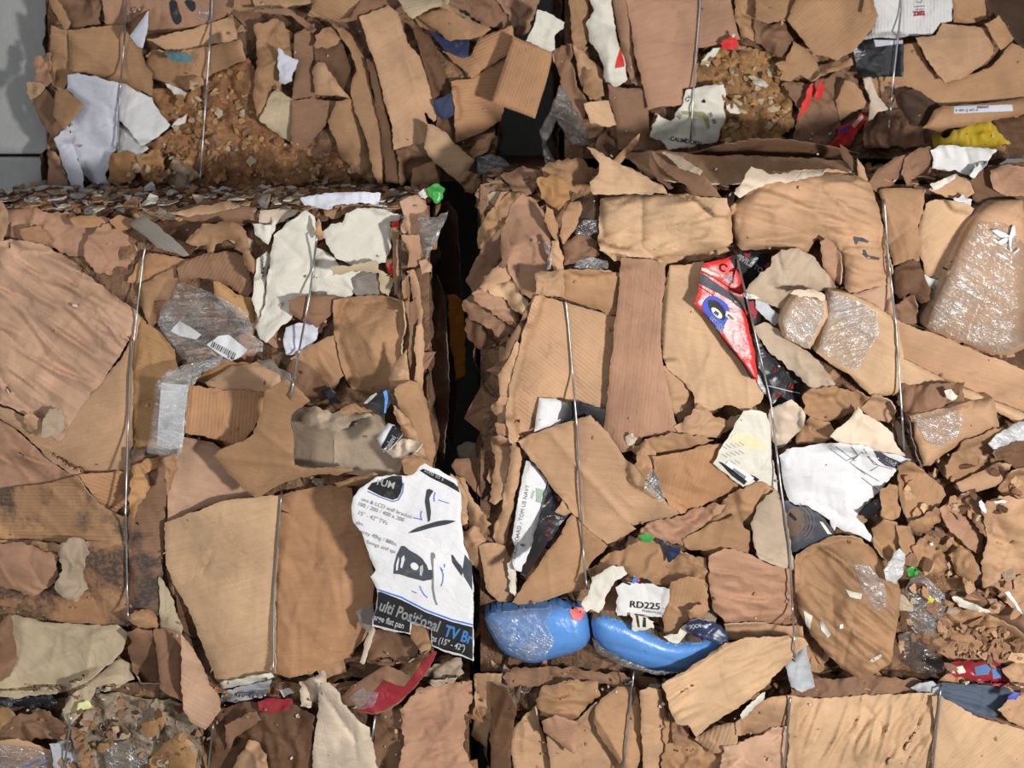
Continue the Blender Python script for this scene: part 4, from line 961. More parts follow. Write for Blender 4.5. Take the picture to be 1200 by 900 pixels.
a = P(B, 'cardboard_sheet', 'pink', '-8,282 16,281 40,284 64,294 88,308 112,330 140,352 165,367 160,400 154,394 138,420 118,449 104,464 88,488 72,520 64,516 50,500 30,487 14,478 -8,470', 'big wrinkled pinkish tan panel at the left edge of the middle row', pre='soft', up=1.2, wd=34, wa=2.0, wl=15, rough=.7, calm=1, tuck=(1.2, 10), smooth=1, folds=[(60, 410, 104, 350, .35, 3)])
P(B, 'torn_cardboard', 'tan', '28,488 38,485 48,491 50,508 42,512 32,502', 'small bent tab, left of the pale torn tab on the wrinkled panel\'s lower tip', pre='soft', up=.9)
P(B, 'torn_cardboard', 'grey_tan', '50,489 58,478 66,476 74,490 76,500 70,510 48,512', 'pale torn tab near the lower tip of the wrinkled panel', pre='soft', up=1.3)
P(B, 'cardboard_sheet', 'orange', '90,556 112,554 152,552 150,604 140,604 122,594 108,580', 'pale orange fluted triangle left of the wire, above the mouldy panel', pre='flat', fl=1, fa=-30, up=.7)
P(B, 'cardboard_sheet', 'kraft', '-8,573 20,570 60,566 90,557 100,574 118,592 140,604 152,606 150,650 90,640 40,634 -8,634', 'brown panel with black mould spots at the left edge', pre='flat', var='mould', up=.9, fl=.6, fa=2, torn=.7)
P(B, 'cardboard_sheet', 'brown', '152,528 176,524 200,528 196,560 194,620 190,672 188,722 150,722', 'stained narrow board right of the left wire', pre='flat', var='mould', up=.4, fl=.5, fa=0)
P(B, 'torn_cardboard', 'gold', '156,545 172,538 188,536 186,548 170,556 176,570 164,590 156,606 152,584', 'frayed golden shreds right of the left wire', pre='crumple', up=.8)
P(B, 'cardboard_sheet', 'orange', '-8,632 40,634 78,640 110,634 150,640 150,734 110,732 60,728 30,716 -8,708', 'orange-brown panel below the mouldy panel', pre='flat', up=.7, var='mould', fl=.2)
P(B, 'cardboard_sheet', 'red_tan', '-8,636 30,636 50,646 68,652 66,676 60,688 40,698 10,690 -8,684', 'torn reddish layer on the orange-brown panel', pre='soft', up=.8, torn=1.6)
P(B, 'torn_cardboard', 'grey_tan', '68,640 82,630 98,630 104,648 98,670 102,690 88,704 76,702 64,690 72,668', 'torn peeled curl in the middle of the orange-brown panel', pre='crumple', up=1)
P(B, 'cardboard_sheet', 'beige', '186,676 198,690 206,716 214,736 212,742 188,742', 'grey-beige scrap at the lower left of the big smooth panel', pre='flat', up=.3)
P(B, 'cardboard_sheet', 'pink', '196,560 214,512 250,518 276,540 300,568 300,582 268,586 240,594 197,612', 'pinkish panel with clear tape under the open torn box', pre='flat', up=.7, torn=.4)
P(B, 'cardboard_sheet', 'orange', '328,580 352,574 388,568 412,572 418,600 430,640 440,676 436,720 430,744 410,768 380,784 340,795 318,788 322,700', 'orange-brown panel in shadow right of the wire, beside the television bracket sheet', pre='flat', up=1.2, folds=[(372, 610, 368, 660, -.4, 2)], fl=.2, rough=1.5)
P(B, 'cardboard_sheet', 'light', '193,613 220,602 258,588 300,582 330,580 326,640 322,720 322,788 300,795 280,800 258,806 248,784 236,752 224,722 206,690 194,662', 'big smooth tan panel with a torn crack, left of the dark shaded panel', calm=1, pre='flat', up=1.5, folds=[(285, 620, 248, 645, -.5, 2), (248, 645, 238, 668, -.6, 2), (238, 668, 205, 690, -.7, 2)], bulge=.8, fl=.2)
P(B, 'cardboard_sheet', 'off', '258,800 280,796 318,788 322,794 300,800 262,808', 'pale torn lower lip of the big smooth tan panel', pre='soft', up=.8)
P(B, 'cardboard_sheet', 'silver', '260,812 296,803 318,798 312,816 280,820 258,820', 'grey shadowed sheet below the big smooth tan panel', pre='flat', h=-2)
# beige lower left
P(B, 'plastic_film', 'black', '-8,818 30,816 62,814 66,826 40,830 -8,828', 'black film strip below the beige sheet', 'plastic film', pre='crumple', var='glossy', up=.3, th=1, rim='black', rough=.4) if 0 else P(B, 'torn_cardboard', 'black', '-8,818 30,816 62,814 66,826 40,830 -8,828', 'black shiny film strip below the beige sheet', 'plastic film', pre='crumple', var='glossy', up=.3, th=1, rim='black', rough=.4)
P(B, 'cardboard_sheet', 'beige', '88,806 114,790 140,771 152,778 158,796 134,806 112,812', 'beige lower fold right of the beige sheet\'s seam', pre='soft', up=.6)
P(B, 'cardboard_sheet', 'beige', '8,722 16,721 52,729 100,733 138,732 150,742 142,764 132,776 110,792 90,806 58,814 20,818 -8,816 -8,770', 'large greenish beige creased sheet at the lower left', pre='soft', up=1.0, folds=[(30, 790, 120, 745, .5, 4), (108, 745, 102, 784, .4, 3), (60, 770, 130, 755, .3, 3)], wd=-28, wa=.35)
P(B, 'cardboard_sheet', 'brown', '-8,740 4,724 12,720 16,740 21,772 10,792 -8,804', 'dark brown folded edge left of the beige sheet', pre='soft', up=1.6)
P(B, 'cardboard_sheet', 'beige', '74,832 84,816 100,804 112,806 110,816 98,832 86,848 80,850', 'small pale tongue below the beige sheet', pre='soft', up=1.4)
P(B, 'label_sticker', 'pale_yellow', '89,832 92,824 104,820 108,828 98,833 90,836', 'small pale yellow sticky note on the pale tongue', pre='none', var='paper', up=.6)
P(B, 'torn_cardboard', 'kraft', '148,722 158,716 178,716 186,724 185,736 168,736 156,730', 'rounded brown end of a roll right of the left wire\'s foot', pre='soft', up=1.6, bulge=1.5, bw=10)
P(B, 'cardboard_sheet', 'brown', '148,742 160,736 180,740 186,776 190,806 168,806 156,786 150,760 156,752', 'dark brown crushed tube end left of the brown upright flap', pre='soft', up=.8)
P(B, 'cardboard_flap', 'brown', '180,738 196,736 211,740 213,780 214,822 200,816 188,806 184,770', 'brown upright flap standing left of the pink flap', pre='flat', up=2.6, fl=.2)
P(B, 'cardboard_flap', 'pink', '212,742 222,756 236,776 246,802 258,818 259,832 250,846 240,855 224,846 214,832 212,790', 'pinkish hanging flap below the big smooth tan panel\'s left edge', pre='flat', up=2.4, fl=.6, fa=-40)
# upper middle: white papers
P(B, 'cardboard_sheet', 'cream', '304,246 330,244 352,246 346,252 324,262 304,262', 'pale board with blue dots under the upper rim, left of the white papers', pre='flat', up=.9)
P(B, 'torn_cardboard', 'kraft', '380,242 390,238 402,246 400,256 388,258 380,250', 'small round kraft plug at the upper rim above the white papers', pre='soft', up=1.2)
P(B, 'torn_cardboard', 'kraft', '400,240 420,238 452,242 448,246 424,246 402,252', 'brown torn lip above the right white sheet', pre='crumple', up=.7)
P(B, 'paper_sheet', 'cool', '352,232 380,226 420,225 446,226 444,240 420,238 392,240 386,246 356,240', 'white folded paper sheet on the upper rim of the bale', pre='paper', var='paper', h=.5)
P(B, 'paper_sheet', 'off', '296,262 318,262 324,256 322,268 314,286 300,276', 'white scrap at the left of the white crumpled papers', pre='paper', var='paper', up=.8)
P(B, 'paper_sheet', 'off', '300,304 312,294 318,300 312,320 310,350 304,382 296,350', 'narrow white sliver left of the dark slit', pre='paper', var='paper', up=.7)
P(B, 'paper_sheet', 'off', '370,290 384,296 398,310 420,316 440,322 420,338 410,350 380,348 366,356 362,330', 'crumpled white waste under the tape band', pre='paper', var='paper', up=.6, rough=1.5)
P(B, 'paper_sheet', 'cool', '334,384 350,378 374,378 372,396 358,416 336,416 332,400', 'small bluish white sheet with the second wire across it', pre='paper', var='paper', up=.7)
P(B, 'paper_sheet', 'off', '376,272 388,262 402,262 406,250 422,244 446,244 470,252 468,258 458,260 458,290 452,308 440,310 412,310 394,302 386,290', 'right white crumpled sheet next to the red edge, upper right of the middle left bale', pre='paper', var='paper', up=1.6, wd=70, wa=.35, bulge=.6)
P(B, 'paper_sheet', 'off', '321,276 340,258 358,247 368,254 372,270 372,284 366,330 361,350 352,362 340,374 326,386 312,402 304,396 300,384 310,360 312,330 318,300', 'left white crumpled sheet, leaf shaped, above the clear bag', pre='paper', var='paper', up=1.7, folds=[(312, 380, 352, 345, -.7, 3), (330, 280, 350, 300, -.3, 3)], bulge=1, wd=-40, wa=.4, wl=18)
P(B, 'torn_cardboard', 'tan', '367,262 372,256 377,262 378,278 373,281 369,274', 'small tan plug between the two white crumpled sheets', pre='soft', up=1.5)
P(B, 'torn_cardboard', 'red', '458,262 464,258 470,256 467,264 460,270', 'bright red corner at the right white crumpled sheet', 'paper', pre='none', var='paper', up=.7, rim='red')
P(B, 'torn_cardboard', 'red', '454,310 462,308 463,318 460,338 455,346 452,344 458,328', 'red strip at the end of the tape band', 'paper', pre='none', var='paper', up=.7, rim='red')
P(B, 'cardboard_sheet', 'grey', '414,328 424,322 440,318 446,328 444,346 416,346', 'small grey board square under the tape band', pre='flat', up=.5)
P(B, 'torn_cardboard', 'beige', '389,313 410,311 440,308 446,316 462,330 455,346 449,344 443,320 420,318 390,323', 'buff tape band stretched over white waste', 'tape', pre='flat', var='paper', up=1.0)
P(B, 'cardboard_strip', 'kraft', '459,268 466,266 467,300 468,344 462,346 460,300', 'thin reddish board edge right of the white sheets', pre='flat', up=.9, rough=.5)
P(B, 'cardboard_strip', 'black', '467,272 470,276 471,312 470,344 467,344', 'thin black board edge right of the white sheets', pre='flat', var='paper', up=.8, rim='black')
P(B, 'cardboard_sheet', 'pink', '469,236 480,230 492,228 500,240 502,258 494,276 480,276 471,272 476,256', 'pinkish crumpled corner at the upper right of the middle left bale', pre='crumple', up=1.0)
P(B, 'torn_cardboard', 'off', '489,224 500,222 504,230 498,234 492,232', 'white scrap beside the green scrap on the upper rim', 'paper', pre='paper', var='paper', up=1)
P(B, 'torn_cardboard', 'green', '501,220 512,216 520,222 519,234 511,238 503,230', 'bright green scrap at the bale\'s upper right corner', 'plastic', pre='crumple', var='glossy', up=1, rim='green', rough=.5)
P(B, 'plastic_film', 'silver', '490,254 500,254 512,254 526,246 520,264 512,280 506,292 500,304 494,296 492,276', 'grey translucent film sticking out into the dark gap', h=2.0, fm=('grey', (170, 166, 160), .7), conform=False)
P(B, 'cardboard_strip', 'tan', '478,318 486,316 492,336 496,366 494,380 488,382 484,356', 'narrow tan strip hanging at the right corner, left of the gap', pre='flat', up=1.4)
P(B, 'cardboard_flap', 'red_tan', '471,276 484,274 491,275 494,294 493,308 486,314 477,314 480,296', 'reddish box tab at the right corner under the grey film', pre='flat', up=1.8)
P(B, 'torn_cardboard', 'pink', '492,306 500,304 507,314 507,320 495,321', 'small pale pink tab end poking into the gap', pre='none', h=2, th=12)
for i, (px, c, t) in enumerate(((476, 'kraft', .8), (484, 'brown', 1.2), (491, 'tan', .7))):
    P(B, 'cardboard_strip', c, '%d,%d %d,%d %d,%d %d,%d %d,%d' % (px - 4, 330 + i * 26, px + 4, 322 + i * 26, px + 6, 400, px + 4, 470, px - 5, 456),
      ('inner kraft edge strip right of the brown bag', 'dark edge strip between the kraft and the tan edge strips', 'outer tan edge strip bordering the dark gap')[i], pre='flat', up=t, tilt=(-5, 0))
# middle: brown bag, clear bag, open box
P(B, 'cardboard_sheet', 'brown', '338,352 356,346 394,346 392,366 372,384 352,376 338,366', 'brown wedge between white sheets and brown bag', pre='soft', up=.5)
P(B, 'cardboard_sheet', 'kraft', '340,420 364,404 392,392 402,440 390,460 360,450', 'shadowed kraft sheet left of the brown bag', pre='soft', up=.3)
P(B, 'cardboard_sheet', 'brown', '328,440 346,420 380,440 392,462 370,476 344,470', 'dark sheet below the second wire, above the open box', pre='soft', up=.2)
P(B, 'cardboard_sheet', 'kraft', '391,352 404,349 420,347 446,347 472,353 474,384 470,404 474,440 478,452 470,460 440,462 412,456 401,434 392,392', 'smooth kraft paper bag bulging at the right of the middle left bale', 'bag', pre='soft', up=2.0, bulge=1.6, bw=25, var='card', wd=75, wa=.4, wl=26, folds=[(410, 372, 440, 415, .7, 5), (415, 410, 455, 415, -.7, 5), (430, 380, 450, 372, -.5, 6)], tuck=(2, 14))
P(B, 'cardboard_sheet', 'tan', '456,446 460,428 476,410 480,440 478,466 462,466', 'curled tan lip at the lower right of the kraft bag', pre='soft', up=1.2)
P(B, 'torn_cardboard', 'grey', '300,418 320,424 344,446 336,452 310,438 296,428', 'grey torn strip above the open box', pre='soft', up=.8)
P(B, 'cardboard_sheet', 'gold', '228,446 244,430 262,420 276,424 296,426 280,436 262,446 246,452', 'golden flap under the clear bag', pre='flat', up=.8, fl=.3)
P(B, 'cardboard_sheet', 'tan', '240,448 270,430 300,424 326,438 330,450 316,462 280,462 250,462', 'tan wrinkled fold above the ochre flap', pre='soft', up=1.0, wd=10, wa=.4)
P(B, 'cardboard_flap', 'orange', '218,452 236,452 262,458 300,458 318,464 308,484 296,506 280,520 262,518 246,514 230,510 215,508', 'ochre fluted flap with a chewed lower edge, left of the open box', pre='flat', up=2.4, fl=.8, fa=85, torn=1.4, bulge=.6)
a = P(B, 'plastic_bag', 'silver', '206,333 216,332 236,338 262,350 290,368 296,380 297,394 308,402 308,412 290,414 270,424 248,426 226,430 212,418 202,404 190,388 184,378 190,360', 'clear plastic bag with a barcode label above the ochre flap', conform=False, pct=92, up=1.6, fm=('bag', (206, 206, 204), .13), rough=.8, pre='film')
decal(a, 'grey_insert', 'grey_white', '200,388 210,376 224,384 236,392 230,398 212,394', off=.1)
l = decal(a, 'barcode_label', 'white', '242,404 256,394 268,392 280,402 290,410 282,418 272,423 258,416', off=.35, step=4, label='white barcode label')
for i in range(13):
    x, y = 247.0 + i * 2.2, 401.5 + i * 1.15
    stroke(a, 'barcode_line', 'ink', '%.1f,%.1f %.1f,%.1f' % (x + 2.8, y - 1.2, x, y + 4.8), (.7, 1.2, .5, .9)[i % 4], off=.5)
text(a, '4 7016 21', 266, 419, 4, 28, off=.5)
P(B, 'plastic_film', 'silver', '186,452 194,436 212,428 240,422 262,416 258,426 238,436 226,452 206,456', 'twisted clear film neck joining the two plastic packs', up=1, fm=('bag', (206, 206, 204), .13))
a = P(B, 'plastic_bag', 'silver', '181,452 188,442 198,434 224,430 223,446 220,476 216,506 213,532 204,538 190,534 172,531 176,500 180,476', 'clear plastic pack with a white card inside, left of the ochre flap', up=1.7, fm=('bag', (206, 206, 204), .13), rough=.6, pre='film')
decal(a, 'white_card', 'white', '189,448 200,450 221,451 217,484 214,524 200,527 184,522 186,486', off=-.12, label='white card inside the pack')
P(B, 'torn_cardboard', 'kraft', '190,536 204,534 210,548 200,566 196,580 192,556', 'dangling torn shreds below the clear plastic pack', pre='crumple', up=.6)
# open torn box
P(B, 'cardboard_sheet', 'grey_tan', '340,478 352,476 392,486 394,500 394,552 346,552', 'left inner wall of the torn open box', pre='none', h=3.5, conform=False, tuck=(0, 4), hinges=[(393, 560, 393, 470, -11)])
P(B, 'cardboard_sheet', 'grey_tan', '392,504 412,494 436,484 448,488 456,504 466,524 472,540 466,556 440,560 392,552', 'right inner wall of the torn open box, greyish', pre='flat', h=3.5, conform=False, tuck=(0, 4), rough=.5, hinges=[(393, 470, 393, 560, 5)])
P(B, 'torn_cardboard', 'grey_tan', '350,482 368,478 402,484 430,480 440,486 412,494 394,506 372,500 352,496', 'frayed torn fibres along the open box\'s upper edge', pre='crumple', up=.8, torn=2.4, rough=.6)
P(B, 'torn_cardboard', 'black', '376,458 386,454 396,466 402,474 386,472', 'small black scrap above the open box', 'paper', pre='flat', var='paper', up=.8, rim='black')
P(B, 'torn_cardboard', 'kraft', '398,478 430,470 446,474 448,484 420,484 402,486', 'shredded board above the right inner box wall', pre='pulp', up=.7, rough=.7)
a = P(B, 'torn_cardboard', 'black', '424,474 436,464 444,460 454,456 458,466 454,480 450,492 440,482 430,478', 'crumpled black printed fold with a blue stripe above the televi scrap', 'paper', pre='soft', var='paper', up=1.0, rim='grey_white')
decal(a, 'blue_stripe', 'sky', '449,459 453,457 455,466 452,484 450,484 451,468')
decal(a, 'white_edge', 'off', '426,473 434,464 441,460 442,462 436,468 430,473')
P(B, 'cardboard_sheet', 'kraft', '310,458 322,452 336,444 350,456 362,470 350,478 342,486 343,520 345,546 362,549 412,548 414,552 396,556 376,556 340,562 312,576 300,584 284,572 262,548 250,534 264,524 284,518 296,508 306,484', 'torn tan box shell lying open, right of the ochre flap', 'cardboard', pre='flat', up=5.0, torn=1.2, tuck=(.3, 4), folds=[(345, 546, 300, 580, .8, 3), (252, 535, 345, 546, .5, 3)], hinges=[(345, 548, 420, 548, 6)], th=4, rim='light', rough=1.4)
P(B, 'cardboard_strip', 'kraft', '391,566 410,560 438,552 443,556 441,562 420,568 396,573', 'small rolled kraft tube under the open box', pre='soft', up=1.4, bulge=1, bw=4)
P(B, 'cardboard_sheet', 'kraft', '462,456 470,450 480,446 492,448 500,470 506,500 511,532 506,544 498,538 488,516 476,490 466,474', 'kraft folded edge with torn layers left of the dark gap', pre='soft', up=1.2, wd=70, wa=.6, wl=9)
P(B, 'torn_cardboard', 'tan', '460,474 472,482 488,508 500,534 490,540 474,526 470,506', 'tan torn layer edge right of the televi scrap', pre='crumple', up=1)
P(B, 'torn_cardboard', 'cream', '455,528 464,518 480,514 496,520 488,530 470,538 460,536', 'pale fuzzy torn board below the televi scrap', pre='crumple', up=1.2, torn=2)
P(B, 'cardboard_sheet', 'kraft', '470,540 486,532 506,544 508,556 490,562 474,556', 'kraft piece just above the television bracket sheet', pre='soft', up=.8)
a = P(B, 'paper_sheet', 'white', '442,514 448,504 455,496 462,498 470,504 472,510 464,520 458,526 450,530 446,524', 'small white and black curled scrap printed televi', pre='none', var='paper', up=1.8, tuck=(1.0, 6), torn=.3)
decal(a, 'black_band', 'black', '460,499 465,499 471,505 471.5,510 463,519.5 457,525.5 451,529.5 446.5,524 452,514 456,506', torn=.2)
text(a, 'l televi', 453.5, 530, 9.0, -58, 'white', bold=.02, sx=.86)
# television bracket sheet and its neighbours
P(B, 'cardboard_sheet', 'brown', '436,738 456,738 480,746 500,742 504,760 480,776 452,780 430,776', 'brown shaded fold under the black title band', pre='soft', up=.8)
P(B, 'cardboard_strip', 'cream', '430,770 426,778 422,776 428,752 436,730 440,738', 'thin pale torn board edge under the black title band\'s left end', pre='none', up=1.8)
P(B, 'cardboard_sheet', 'grey', '416,718 424,711 437,708 438,728 432,742 424,734', 'small grey torn scrap left of the black title band', pre='none', up=1.2)
P(B, 'cardboard_sheet', 'kraft', '480,733 490,728 502,736 505,760 494,764 482,748', 'brown patch seen through the notch of the title band', pre='flat', up=.6)
P(B, 'cardboard_strip', 'tan', '533,556 542,560 554,584 570,606 575,614 566,628 560,640 552,632 546,600', 'outer torn tan layer right of the television bracket sheet', pre='soft', up=1.5, torn=2, rim='light')
P(B, 'cardboard_strip', 'light', '528,556 538,560 546,580 550,604 546,620 540,612 536,590', 'inner torn pale layer at the television bracket sheet\'s right edge', pre='soft', up=1.8, torn=2, rim='cream')
P(B, 'cardboard_sheet', 'tan', '540,622 556,616 566,634 572,660 568,676 556,662 548,660 544,644', 'torn tan flap with zigzag edge beside the gap, lower right of the bracket picture', pre='crumple', up=2.2, torn=2, rim='light')
a = P(B, 'paper_sheet', 'white', '414,582 420,574 431,566 440,560 462,556 474,558 484,556 492,546 498,543 516,552 535,562 541,580 540,606 544,640 553,664 555,690 555,730 555,775 540,768 520,764 506,757 504,738 494,734 482,730 481,744 462,740 436,734 436,724 441,712 442,690 434,676 440,668 432,650 424,626 414,612 411,596', 'torn white printed box front for a flat screen wall bracket, beside the dark gap', calm=1, pre='flat', var='paper', up=1.6, pct=96, conform=False, wa=.25, torn=.9, rough=.6, th=3.2, rim='cream', tuck=(.5, 5), tilt=(2.0, 0))
bk = a
decal(a, 'logo_patch', 'ink', '430.5,573 436,566 444,564 460,557.5 471,558 471.5,568 470,577 466,584 460,586 448,582 438,577', torn=.15, smooth=0, label='black rounded logo patch')
stroke(a, 'blue_edge', 'ink_blue', '431,576 445,582.5 460,588 467,586 472,577 473,566', 1.0)
text(a, 'rUM', 441, 567.5, 11.5, 15, 'white', bold=.02)
decal(a, 'black_strip', 'ink', '492,551.5 496,549.5 514,557 532,566 537,571 539,577.5 524,569 505,560', torn=.1)
text(a, 'sons to s', 496.5, 552.2, 7, 27, 'white', bold=.01)
for t, x, y, s in (('ons & LCD wall bracket', 423, 586.5, 6.6), ('100 / 200 / 400 x 200', 418.5, 592, 6.8), ("15\" - 42\" TVs", 418.5, 602.5, 7.0), ('gles', 417, 613.5, 6.0), ('acity 40kg / 88lbs', 422, 624.5, 6.6), ('fixings and spi', 429, 636.5, 6.6)):
    text(a, t, x, y, s, 20, (120, 120, 124), bold=-.012, sx=.98)
decal(a, 'title_band', 'ink', '443,694 446,693.5 470,703 500,718 530,729 554,735 554,773 540,766.5 521,762 507.5,756 506,736 494,732 481,727.5 480,742 462,738 438,732 437.5,724 442,712', torn=.2, label='black title band')
stroke(a, 'blue_line', 'ink_blue', '444,691.5 470,700 500,715.5 530,726.5 554.5,732.5', 1.7)
text(a, 'ulti Positional', 443, 714.5, 18.5, 20.5, (176, 178, 180), bold=.025, sx=.74)
text(a, 'TV Br', 519.5, 744.5, 18.5, 18, (92, 160, 240), bold=.035, sx=.74)
text(a, 'large flat pan', 435.5, 725.5, 10.2, 17, 'white', bold=.02, sx=.74)
text(a, "ns (15\" - 42\")", 504.5, 750.3, 10.2, 18.5, 'white', bold=.02, sx=.76)
decal(a, 'bracket_picture', (70, 74, 80), '470,640 474,640 480,645 489,650 495,655 500,662 502,668 507,668 507.5,679 500,680 496,681 480,677 468,673 461,672.5 462,662 465,650', torn=.1)
decal(a, 'bracket_slot', 'white', '470.5,654 473.5,650 474.5,656 471,666 469,665', off=.3); decal(a, 'bracket_slot', 'white', '464,662 467,652 468,655 466,668 464,669', off=.3)
decal(a, 'bracket_slot', 'silver', '492,664 495.5,662 496,668 494,675 492,674', off=.3)
decal(a, 'bracket_hole', 'white', '481,661.5 484,659 488,660 491,664 489,668 485,668 482,665.5', off=.3, smooth=1)
decal(a, 'rail_picture', (120, 124, 128), '505,648 508,647.5 510,650 510,654 508,655 508.5,690 511,704 513,709 511,709 508,701 506,690 506.5,668 505,655', torn=.1)
decal(a, 'arm_picture', (60, 64, 70), '500,574 503.5,573 508,575.5 505,580 503,584 505,600 504,610 501.5,612 500,600 498,588', torn=.1)
decal(a, 'shelf_picture', (60, 64, 70), '478.5,625 484,621 490,618 502,614 512,611 522,609.5 530,610 534,611 524,614.5 504,619 490,623', torn=.1)
decal(a, 'plate_picture', (66, 70, 78), '545,650 548,654 553,660 553.5,692 549,684 544,676 542,668', torn=.1)
decal(a, 'lever_picture', (60, 64, 70), '529,650 531,651 535,657 541,664 543,670 541,675 536,668 530,659', torn=.1)
for s in ('492,687 493.5,691 497,697 501,700.5', '517,667 519.5,673 519,681 517,687', '510,577 508.5,583 509,588', '514,586 520,588 526,590', '484,607 490,608 495,609.5', '494,599 493,604 494,609', '483,693 488,695', '516,665 519,669', '521,661 521,665'):
    stroke(a, 'blue_arrow', 'ink_blue', s, .9)

# ================================================================== GAP BETWEEN THE BALES
G = 'GAP'
P(G, 'cardboard_sheet', 'deep', '514,240 524,236 536,250 540,330 536,450 530,520 514,480 512,360', 'tall sheet coloured with shade, lining the left side of the dark gap', h=-34, conform=False, tilt=(20, 0), pre='soft')  # coloured deep brown to paint the darkness of the gap
P(G, 'cardboard_sheet', 'amber', '524,346 532,344 542,352 546,390 544,440 534,446 528,400', 'amber sheet deep inside the gap', h=-30, conform=False, pre='soft')
P(G, 'cardboard_sheet', 'deep', '498,330 512,322 522,350 526,460 520,540 506,520 498,420', 'shadowed inner sheet of the gap\'s left wall', h=-16, conform=False, pre='soft', tilt=(30, 0))  # gap shade put into the colour of this sheet
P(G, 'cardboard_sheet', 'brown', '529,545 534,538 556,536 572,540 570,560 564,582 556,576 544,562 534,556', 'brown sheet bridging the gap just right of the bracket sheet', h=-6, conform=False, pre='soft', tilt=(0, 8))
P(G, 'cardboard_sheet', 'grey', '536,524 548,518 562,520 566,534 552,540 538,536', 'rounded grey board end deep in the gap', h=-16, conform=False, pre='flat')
P(G, 'cardboard_sheet', 'deep', '546,700 560,680 572,676 572,714 558,724 548,720', 'fold darkened for shade in the gap, left of the blue slab', h=-22, conform=False, pre='soft')  # colour darkened so the gap reads as shaded here
# ================================================================== MIDDLE RIGHT BALE
B = 'LR'
# left corner, torn stack
P(B, 'cardboard_sheet', 'kraft', '560,268 572,250 590,232 610,216 622,226 606,244 590,268 572,290 560,292', 'olive-brown strip slanting up the left corner of the middle right bale', pre='soft', h=-3, lim=.0)
P(B, 'cardboard_sheet', 'brown', '546,330 556,306 572,282 588,266 604,262 606,290 590,316 572,340 556,346', 'brown slanting sheet behind the ragged torn edges at the gap', pre='soft', h=-2, wd=-60, wa=.5)
P(B, 'cardboard_sheet', 'dark', '545,372 560,356 590,360 606,380 600,410 580,404 562,410 548,396', 'shadowed torn leaf at the bottom of the ragged stack beside the gap', pre='crumple', h=-3, torn=2)
P(B, 'torn_cardboard', 'brown', '542,352 556,340 580,350 604,366 604,392 584,398 570,384 556,376 546,364', 'lowest brown torn leaf of the ragged stack beside the gap', pre='crumple', up=.6, torn=2.6, rim='light')
P(B, 'torn_cardboard', 'red_tan', '552,344 572,332 596,344 612,364 606,384 590,376 574,366 560,358', 'middle reddish torn leaf of the ragged stack beside the gap', pre='crumple', up=.9, torn=2.6, rim='cream')
P(B, 'torn_cardboard', 'light', '566,324 586,318 604,330 620,354 614,370 598,358 584,346 570,338', 'topmost pale torn leaf of the ragged stack beside the gap', pre='crumple', up=.9, torn=2.6, rim='cream')
P(B, 'cardboard_sheet', 'tan', '562,336 572,322 588,306 600,290 604,318 596,330 578,334 568,342', 'pale yellowish peeled strip above the ragged stack', pre='soft', up=.7, rim='cream')
P(B, 'cardboard_sheet', 'red_tan', '592,262 600,240 612,228 622,232 636,246 644,268 646,290 640,316 638,336 624,352 612,344 598,322 592,296', 'smooth reddish board curving over the left corner of the middle right bale', pre='soft', up=1.6, bulge=1.0, wd=70, wa=.4, tilt=(6, 0))
P(B, 'cardboard_sheet', 'brown', '585,262 594,262 598,290 594,312 588,314 586,290', 'narrow brown peeled layer left of the smooth reddish board', pre='soft', up=1)
P(B, 'cardboard_sheet', 'brown', '588,420 596,398 610,376 624,350 630,346 622,380 610,404 600,432 592,450', 'rolled brown edge below the ragged stack', pre='soft', up=.9, wd=-60, wa=.6)
P(B, 'cardboard_strip', 'tan', '584,440 596,420 606,400 610,404 602,440 596,470 586,470', 'narrow tan fold left of the diagonal fluted panel', pre='soft', up=.8)
P(B, 'torn_cardboard', 'tan', '576,476 586,462 596,466 600,480 596,504 588,512 578,500 584,488', 'shredded tan end at the gap, level with the white card', pre='pulp', up=1, rough=.6)
P(B, 'torn_cardboard', 'red_tan', '580,496 590,496 600,500 600,512 584,512', 'reddish rim scrap at the gap\'s right edge', pre='soft', up=1)
P(B, 'cardboard_strip', 'tan', '575,512 586,512 600,514 600,536 594,558 588,584 580,592 572,588 578,566 580,540', 'tan upright layer at the gap\'s right edge beside the white text panel', pre='soft', up=.9, torn=1.6)
P(B, 'cardboard_strip', 'tan', '600,514 606,518 612,536 606,572 600,600 592,640 584,644 578,630 586,600 594,560', 'second tan layer left of the white text panel', pre='soft', up=.7, torn=1.4)
P(B, 'cardboard_sheet', 'tan', '560,640 576,634 592,640 604,664 606,690 600,704 584,706 572,694 566,668', 'tan crumpled corner above the left blue slab', pre='soft', up=.5, wd=70, wa=.7)
P(B, 'torn_cardboard', 'off', '594,660 602,656 606,680 604,698 598,690', 'white torn sliver above the left blue slab', 'paper', pre='paper', var='paper', up=.8)
# top left rubble
P(B, 'cardboard_sheet', 'brown', '588,206 610,196 634,198 640,212 622,226 600,222', 'crumbled brown heap on the top left of the middle right bale', pre='crumple', up=.5)
P(B, 'torn_cardboard', 'kraft', '634,196 656,186 684,186 696,200 690,216 676,226 656,222 640,216', 'knotted kraft curl beside the light crumpled wing', pre='crumple', up=.9)
P(B, 'torn_cardboard', 'olive', '632,210 648,204 664,212 668,232 656,248 644,240 634,230', 'olive-brown crumpled knot above the curled sheath', pre='crumple', up=1.0) if 0 else P(B, 'torn_cardboard', 'ochre', '632,210 648,204 664,212 668,232 656,248 644,240 634,230', 'ochre crumpled knot above the curled sheath', pre='crumple', up=1.0)
P(B, 'cardboard_sheet', 'deep', '674,240 700,226 706,250 704,296 690,306 664,312 660,284 672,262', 'dark recess sheet left of the wide padded bundle', pre='soft', up=.1)  # deep brown sheet paints the shade in the recess
